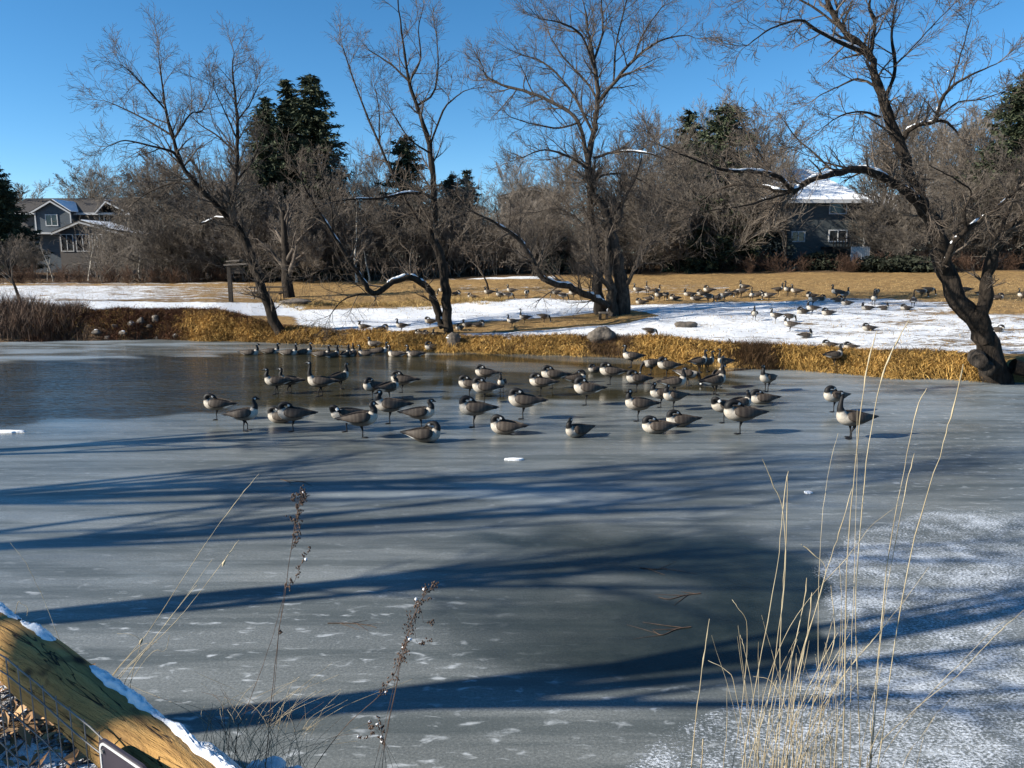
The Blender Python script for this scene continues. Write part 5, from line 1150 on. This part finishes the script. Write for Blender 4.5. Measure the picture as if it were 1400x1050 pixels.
# sign hung on the mesh: dark face, pale border, pale pointed figure
M['sign_dark'] = simple('sign_face', (.035, .03, .04), (.055, .048, .06), 9, .35, .05, .001)
M['sign_pale'] = simple('sign_pale_print', (.5, .5, .5), (.62, .62, .62), 14, .4, .05, .001)
def rrect(x0, x1, z0, z1, r, n=6):
    p = []
    for cx, cz, a0 in ((x1 - r, z1 - r, 0), (x0 + r, z1 - r, 90), (x0 + r, z0 + r, 180), (x1 - r, z0 + r, 270)):
        for i in range(n + 1): a = R(a0 + 90 * i / n); p.append((cx + r * math.cos(a), cz + r * math.sin(a)))
    return p
sg = empty('trail_sign', tuple(RP0 + RD * 1.45 + RN * (RR_ * 1.06 + .008) + Vector((0, 0, .055))), math.atan2(RD.y, RD.x)); tag(sg, 'small dark metal sign with a pale border hung on the wire mesh', 'sign')
sw_, shh = .130, .19
b = MB(); b.prism(rrect(0, sw_, -shh, 0, .018), -.002, .002); b.build('plate', M['sign_dark'], sg)
o_, i_ = rrect(.004, sw_ - .004, -shh + .004, -.004, .015), rrect(.0075, sw_ - .0075, -shh + .0075, -.0075, .012); b = MB(); n = len(o_)
b.add([(a, -.0032, c) for a, c in o_] + [(a, -.0032, c) for a, c in i_] + [(a, -.0021, c) for a, c in o_] + [(a, -.0021, c) for a, c in i_], [(i, (i + 1) % n, n + (i + 1) % n, n + i) for i in range(n)] + [(i, 2 * n + i, 2 * n + (i + 1) % n, (i + 1) % n) for i in range(n)] + [(n + i, n + (i + 1) % n, 3 * n + (i + 1) % n, 3 * n + i) for i in range(n)]); b.build('border', M['sign_pale'], sg)
b = MB(); b.prism([(.058, -.15), (.098, -.15), (.096, -.075), (.084, -.052), (.076, -.045), (.066, -.055), (.060, -.08)], -.0035, -.0021); b.build('symbol', M['sign_pale'], sg)
b = MB(); b.prism([(.014 + .003 * math.cos(a), -.018 + .003 * math.sin(a)) for a in np.linspace(0, 6.0, 10)], -.005, -.0021); b.build('screw', M['wire'], sg)

# -------- leaf litter, stalks and weeds on the near bank
def leaf_litter():
    n = 5200; x = rg.uniform(-3.4, -1.15, n); y = rg.uniform(1.2, 3.6, n); keep = rg.uniform(0, 1, n) < .55 + .45 * np.sin(x * 7) * np.sin(y * 8); x, y = x[keep], y[keep]; n = len(x)
    z = H(x, y) + rg.uniform(.0, .035, n); a = rg.uniform(0, 6.28, n); L = rg.uniform(.02, .05, n); wd = L * rg.uniform(.18, .5, n)
    t = np.stack([np.cos(a), np.sin(a), rg.normal(0, .35, n)], 1); s_ = np.stack([-np.sin(a), np.cos(a), rg.normal(0, .4, n)], 1); C = np.stack([x, y, z], 1)
    V = np.stack([C - t * L[:, None], C + s_ * wd[:, None] + [0, 0, .006], C + t * L[:, None], C - s_ * wd[:, None] + [0, 0, .006]], 1).reshape(-1, 3)
    k = rg.uniform(0, 1, (n, 1)); cc = np.repeat(np.array([.12, .055, .022]) * (1 - k) + np.array([.48, .30, .15]) * k, 4, 0)
    o = mesh_np('leaf_litter', V, [np.arange(n * 4).reshape(n, 4)], M['grass'], colattr=cc, smooth=False, kind='stuff'); tag(o, 'dry brown leaves scattered over snow behind the wire mesh', 'leaves')
leaf_litter()
M['straw'] = simple('straw_stem', (.22, .175, .105), (.50, .43, .29), 14, .65, .3, .002, (1, 1, .3))
M['weed'] = simple('weed_stem', (.045, .030, .024), (.13, .085, .062), 14, .8, .3, .002)
def stem_pts(pts, Y, dY=0.0, seed=0, ext=True):
    rng = random.Random(seed); m = len(pts); out = [Vector(at_y(px, py, Y + dY * (k / max(m - 1, 1)))) for k, (px, py) in enumerate(pts)]
    if ext:                                             # carry the foot down to the bank
        d = out[0] - out[1]; p = out[0].copy(); g = h1(p.x, p.y)
        if p.z > g: out.insert(0, Vector((p.x + d.x / max(abs(d.z), .05) * min(p.z - g, .5) * .5, p.y, g - .05)))
    return out
def stem(pts, Y, r0, r1, dY=0.0, ext=True):
    P_ = stem_pts(pts, Y, dY, 0, ext); rr = np.linspace(r0, r1, len(P_)) * .82; a, r_ = smooth_poly([tuple(p) for p in P_], rr, 5); rj = random.Random(pts[0][0] * 3.1)
    m = len(a)
    for k in range(m):
        f = k / (m - 1); r_[k] *= rj.uniform(.75, 1.25) * (1 + (rj.uniform(.2, 1.0) if f > .72 and f < .98 and r0 > .002 else 0))
        if 0 < k < m - 1: a[k] += np.array([rj.gauss(0, .0011), rj.gauss(0, .0011), 0])
    return a, r_
def clump(name, label, lst, Y, m, seed, extra=(), cat='dry grass', group=None):
    rng = random.Random(seed); polys = []
    for pts, r0, r1, dy in lst:
        y = Y + rng.uniform(-.14, .14); polys.append(stem(pts, y, r0, r1, dy))
    polys += list(extra)
    o = tube_obj(name, polys, m, sides=lambda r: 5); tag(o, label, cat, group); return o
RC = [  # the tall clump on the right, foot first
    ([(1152, 1050), (1158, 780), (1173, 600), (1186, 500), (1199, 452)], .0032, .0015, .1), ([(1176, 1050), (1170, 840), (1182, 660), (1200, 540), (1220, 480), (1243, 437)], .0032, .0016, -.1),
    ([(1188, 1050), (1212, 780), (1236, 642), (1253, 560), (1267, 531)], .0028, .0013, .1), ([(1190, 1050), (1208, 840), (1236, 680), (1250, 620)], .0022, .0012, .1), ([(1200, 1050), (1242, 774), (1284, 624), (1303, 560), (1317, 498)], .003, .0018, -.15),
    ([(1014, 1060), (1029, 960), (1062, 780), (1071, 690), (1078, 644)], .0028, .0014, .1), ([(1020, 1060), (1050, 960), (1072, 800), (1071, 702), (1056, 660), (1042, 627)], .0024, .0012, -.1), ([(1064, 1060), (1066, 960), (1068, 840), (1074, 760), (1077, 650)], .0026, .0013, .05),
    ([(1122, 1060), (1118, 860), (1124, 714), (1134, 640), (1146, 592)], .0014, .0008, .2), ([(1068, 1060), (1085, 940), (1131, 780), (1150, 720), (1165, 668)], .0026, .001, .1), ([(1078, 1060), (1090, 920), (1128, 790), (1112, 758), (1095, 744)], .0026, .0013, .05),
    ([(945, 1060), (952, 980), (962, 900), (970, 846)], .003, .0016, .1), ([(1020, 1060), (1005, 940), (990, 915), (968, 903)], .0018, .0012, .1), ([(1028, 1060), (1050, 930), (1090, 840), (1160, 760), (1190, 720), (1230, 690)], .0018, .0009, .2),
    ([(1090, 1060), (1130, 960), (1180, 890), (1230, 830), (1270, 775)], .0018, .0008, .2), ([(1180, 1060), (1240, 980), (1308, 924), (1360, 870), (1402, 832)], .0022, .001, .2), ([(1196, 1060), (1262, 960), (1320, 900), (1372, 850), (1412, 845)], .0018, .0008, .2),
    ([(1000, 1060), (1015, 960), (1022, 860), (1008, 830), (1001, 820)], .0018, .0011, .1), ([(1026, 1060), (1020, 960), (1008, 870)], .0014, .001, .1), ([(1036, 1060), (1030, 950), (1018, 890), (1012, 868)], .0014, .001, .1), ([(1160, 1060), (1164, 900), (1170, 700), (1172, 560)], .0018, .0008, .25),
    ([(1250, 1060), (1270, 990), (1300, 955)], .0014, .0008, .1), ([(1230, 1060), (1258, 1010), (1278, 980)], .0018, .0012, .1), ([(1055, 1060), (1070, 960), (1098, 830), (1103, 790)], .0026, .0016, .1), ([(1072, 1060), (1090, 940), (1106, 850), (1110, 810)], .0026, .0014, .1), ([(1100, 1060), (1112, 960), (1140, 880), (1136, 800)], .0022, .0012, .1),
    ([(1140, 1060), (1146, 940), (1150, 830), (1148, 770)], .0016, .001, .1), ([(1042, 1060), (1050, 990), (1062, 930)], .0022, .0016, .1), ([(1085, 1060), (1080, 1000), (1072, 960), (1052, 930), (1030, 925)], .0016, .001, .1), ([(958, 1060), (960, 1035), (961, 1010)], .003, .002, .05)]
rng = random.Random(77)
for k in range(62):
    x0 = rng.gauss(1085, 40); ln = rng.uniform(40, 230); le = rng.gauss(.12, .22)
    RC.append(([(x0, 1065), (x0 + le * ln * .35, 1065 - ln * .5), (x0 + le * ln + rng.gauss(0, 12), 1065 - ln)], rng.uniform(.0012, .0026), .0008, rng.uniform(-.1, .2)))
clump('grass_clump', 'tall clump of pale dry grass stalks rising over the frosted ice', RC, 2.75, M['straw'], 1)
LC = [([(150, 928), (200, 868), (270, 760), (320, 690), (354, 648)], .0024, .0008, .1), ([(165, 925), (240, 850), (300, 775), (327, 738)], .0024, .0008, .1), ([(158, 930), (205, 880), (255, 815), (290, 765)], .0018, .0008, .1), ([(172, 930), (215, 868), (262, 808), (270, 800)], .0018, .001, .05),
      ([(150, 930), (190, 885), (215, 878)], .002, .001, 0), ([(180, 925), (192, 880), (180, 868), (160, 866)], .0014, .0009, 0), ([(80, 872), (60, 820), (35, 770), (14, 742)], .0014, .0008, .1), ([(200, 900), (225, 890), (232, 868)], .0012, .0008, 0), ([(22, 832), (30, 826), (38, 832), (36, 842)], .0014, .001, 0)]
LE = []
for px, py, Y in ((306, 770, 3.06), (193, 877, 3.0)):
    p = Vector(at_y(px, py, Y)); LE.append(([p + Vector((-.008, 0, -.016)), p + Vector((-.002, 0, -.004)), p, p + Vector((.008, 0, .016))], [.001, .006, .0065, .001]))
clump('grass_clump', 'thin clump of straw stalks leaning away behind the snowy rail', LC, 2.98, M['straw'], 2, LE)
TG = []; TG2 = []
rng = random.Random(19)
for k in range(95):
    x0 = rng.uniform(285, 420); y0 = 1045 - max(0, 345 - x0) * .9 + rng.uniform(-12, 30); ln = rng.uniform(30, 150) * (.6 if x0 < 310 else 1); le = rng.gauss(.25, .75)
    q = ([(x0, y0), (x0 + le * ln * .4, y0 - ln * .55), (x0 + le * ln + rng.gauss(0, 10), y0 - ln * rng.uniform(.7, 1))], rng.uniform(.001, .002), .0007, rng.uniform(-.1, .2))
    (TG if rng.random() < .72 else TG2).append(q)
clump('grass_clump', 'low tangle of broken straw between the rail and the tall seed weed', TG, 3.15, M['straw'], 3)
clump('weed_clump', 'dark thin weed stems tangled in the straw beside the rail', TG2, 3.2, M['weed'], 4, cat='weed')
def weed(label, stems, Y, tops, seed, fluff):
    rng = random.Random(seed); x, y, _ = at_y(*stems[0][0][0], Y); z = h1(x, y); t = empty('dried_weed', (x, y, z)); tag(t, label, 'weed', 'dried seed weeds on the near bank'); o = Vector((x, y, z))
    main = [stem(p, Y + dy, r0, r1, .05) for p, r0, r1, dy in stems]
    tube_obj('stem', [([Vector(q) - o for q in P_], r_) for P_, r_ in main], M['weed'], t, sides=lambda r: 5)
    fl = []
    for (ms, t0_, n, ln) in tops:
        br = []; bud = []
        P_, r_ = main[ms]; m = len(P_) - 1
        for k in range(n):
            f = (t0_ + (1 - t0_) * (k + rng.random()) / n) * m; i = min(int(f), m - 1); a = Vector(P_[i]).lerp(Vector(P_[i + 1]), f - i) - o; d = (Vector(P_[i + 1]) - Vector(P_[i])).normalized()
            cd = (d * .8 + rnd_perp(d, rng) * .75).normalized(); L = ln * rng.uniform(.5, 1.2); q = [a]
            for j in range(4): q.append(q[-1] + (cd + rnd_perp(cd, rng) * .25 + Vector((0, 0, .12 * j))).normalized() * L / 4)
            br.append((q, [.0011, .001, .0009, .0008, .0006]))
            for j in range(2, 5):
                for _ in range(2):
                    c = q[j] + Vector((rng.gauss(0, .006), rng.gauss(0, .006), rng.gauss(0, .005))); w_ = Vector((rng.gauss(0, .003), 0, .005)); r0 = rng.uniform(.0025, .0042); bud.append(([c - w_, c - w_ * .3, c + w_ * .3, c + w_], [.0005, r0, r0 * .9, .0006]))
            if rng.random() < fluff: c = q[-1]; fl.append(c)
        tube_obj('seed_head', br + bud, M['weed'], t, sides=lambda r: 5)
    for c in fl: s_ = rock_mesh('snow_dab', rng.uniform(.0035, .007), rng.randint(0, 99), (1, 1, .8), M['snow']); s_.parent = t; s_.location = c
weed('tall upright dried weed with a narrow dark seed head', [([(362, 1060), (370, 972), (380, 874), (389, 816), (397, 757), (407, 699), (413, 677)], .0026, .0009, 0), ([(325, 1000), (331, 984), (354, 925), (374, 866), (387, 820)], .0020, .0012, .03), ([(386, 825), (400, 800), (412, 770), (424, 752)], .0013, .0008, .1)], 3.1, [(0, .72, 26, .05), (2, .2, 9, .035)], 5, .08)
weed('dried weed with a bent snow dotted seed head over the dark ice', [([(521, 1060), (532, 986), (542, 939), (550, 890), (563, 851), (577, 818), (593, 804)], .0024, .001, 0), ([(425, 1060), (469, 997), (519, 950), (543, 915), (556, 880)], .0024, .0011, .05), ([(552, 886), (572, 880), (588, 876)], .0012, .0008, 0), ([(560, 860), (580, 852), (592, 850)], .0012, .0008, 0)], 3.1, [(0, .5, 24, .05), (1, .55, 12, .04), (2, .3, 5, .02), (3, .3, 4, .02)], 6, .26)
weed('short snow dotted weed sprig at the shadow edge', [([(528, 1060), (526, 1020), (522, 1000), (520, 985)], .0018, .0009, 0), ([(524, 1012), (505, 1008), (492, 1010)], .001, .0007, 0), ([(522, 1005), (510, 996), (504, 990)], .001, .0007, 0)], 3.15, [(0, .55, 5, .03), (1, .3, 4, .02), (2, .3, 4, .02)], 7, .8)
x, y, _ = at_y(385, 1040, 3.15)
for k, (dx, dy, r) in enumerate(((-.05, 0, .06), (.05, -.03, .05), (-.13, .04, .042))):
    o = rock_mesh('snow_clump', r, 90 + k, (1.2, 1, .6), M['snow']); o.location = (x + dx, y + dy, at_y(385, 1042, 3.15)[2] - .04 - .01 * k); tag(o, ['large white snow clump caught in the straw by the rail', 'smaller snow clump on the ice side of the straw', 'little snow clump between straw and rail'][k], 'snow clump')

# -------- ice plates and twigs frozen into the pond
def plate(px, py, w_, d_, th, seed, label):
    rng = random.Random(seed); x, y, _ = at_z(px, py); n = 18; p = []
    for i in range(n): a = 2 * math.pi * i / n; k = rng.uniform(.7, 1.1); p.append((w_ * k * math.cos(a), d_ * k * math.sin(a)))
    b = MB(); b.add([(a, c, .001) for a, c in p] + [(a * .94, c * .94, th) for a, c in p], [tuple(range(n, 2 * n))] + [(i, (i + 1) % n, n + (i + 1) % n, n + i) for i in range(n)])
    o = b.build('ice_plate', M['snow']); o.location = (x, y, 0); tag(o, label, 'ice plate', 'loose ice plates on the pond')
plate(6, 591, .40, .10, .03, 1, 'long white ice plate at the edge of the open water')
plate(702, 629, .16, .05, .03, 2, 'white ice plate before the dozing front geese'); plate(1105, 674, .06, .05, .02, 3, 'small white ice chip near the stalk tips'); 
def ice_twig(pts, label, seed, r=.007):
    rng = random.Random(seed); P_ = [at_z(px, py, .004) for px, py in pts]; a, rr = smooth_poly(P_, np.linspace(r, r * .4, len(P_)), 4); polys = [(a, rr)]
    for k in range(4):
        i = rng.randint(1, len(a) - 2); d = a[i + 1] - a[i]; d = d / np.linalg.norm(d); s_ = np.array([-d[1], d[0], 0]) * rng.choice((-1, 1)); L = rng.uniform(.1, .3)
        polys.append(([a[i], a[i] + (d + s_ * .6) * L * .5, a[i] + (d * 1.1 + s_ * .7) * L], [rr[i] * .7, rr[i] * .5, rr[i] * .3]))
    o = tube_obj('frozen_twig', polys, M['weed'], sides=lambda r: 5); tag(o, label, 'twig', 'twigs frozen into the ice')
ice_twig([(384, 655), (398, 659), (412, 658), (426, 664)], 'crooked twig frozen in the ice above the tall seed weed', 1); ice_twig([(958, 811), (935, 814), (915, 819), (900, 816)], 'forked twig in the dark clear ice, farther one', 2, .006)
ice_twig([(945, 857), (925, 860), (905, 868), (893, 862)], 'forked twig in the dark clear ice, nearer one', 3, .006); ice_twig([(448, 852), (480, 852), (505, 855), (515, 858)], 'straight twig frozen beside the bent seed weed', 4, .005); ice_twig([(875, 776), (895, 778), (912, 777)], 'short twig in the dark clear ice, near its far edge', 5, .005)
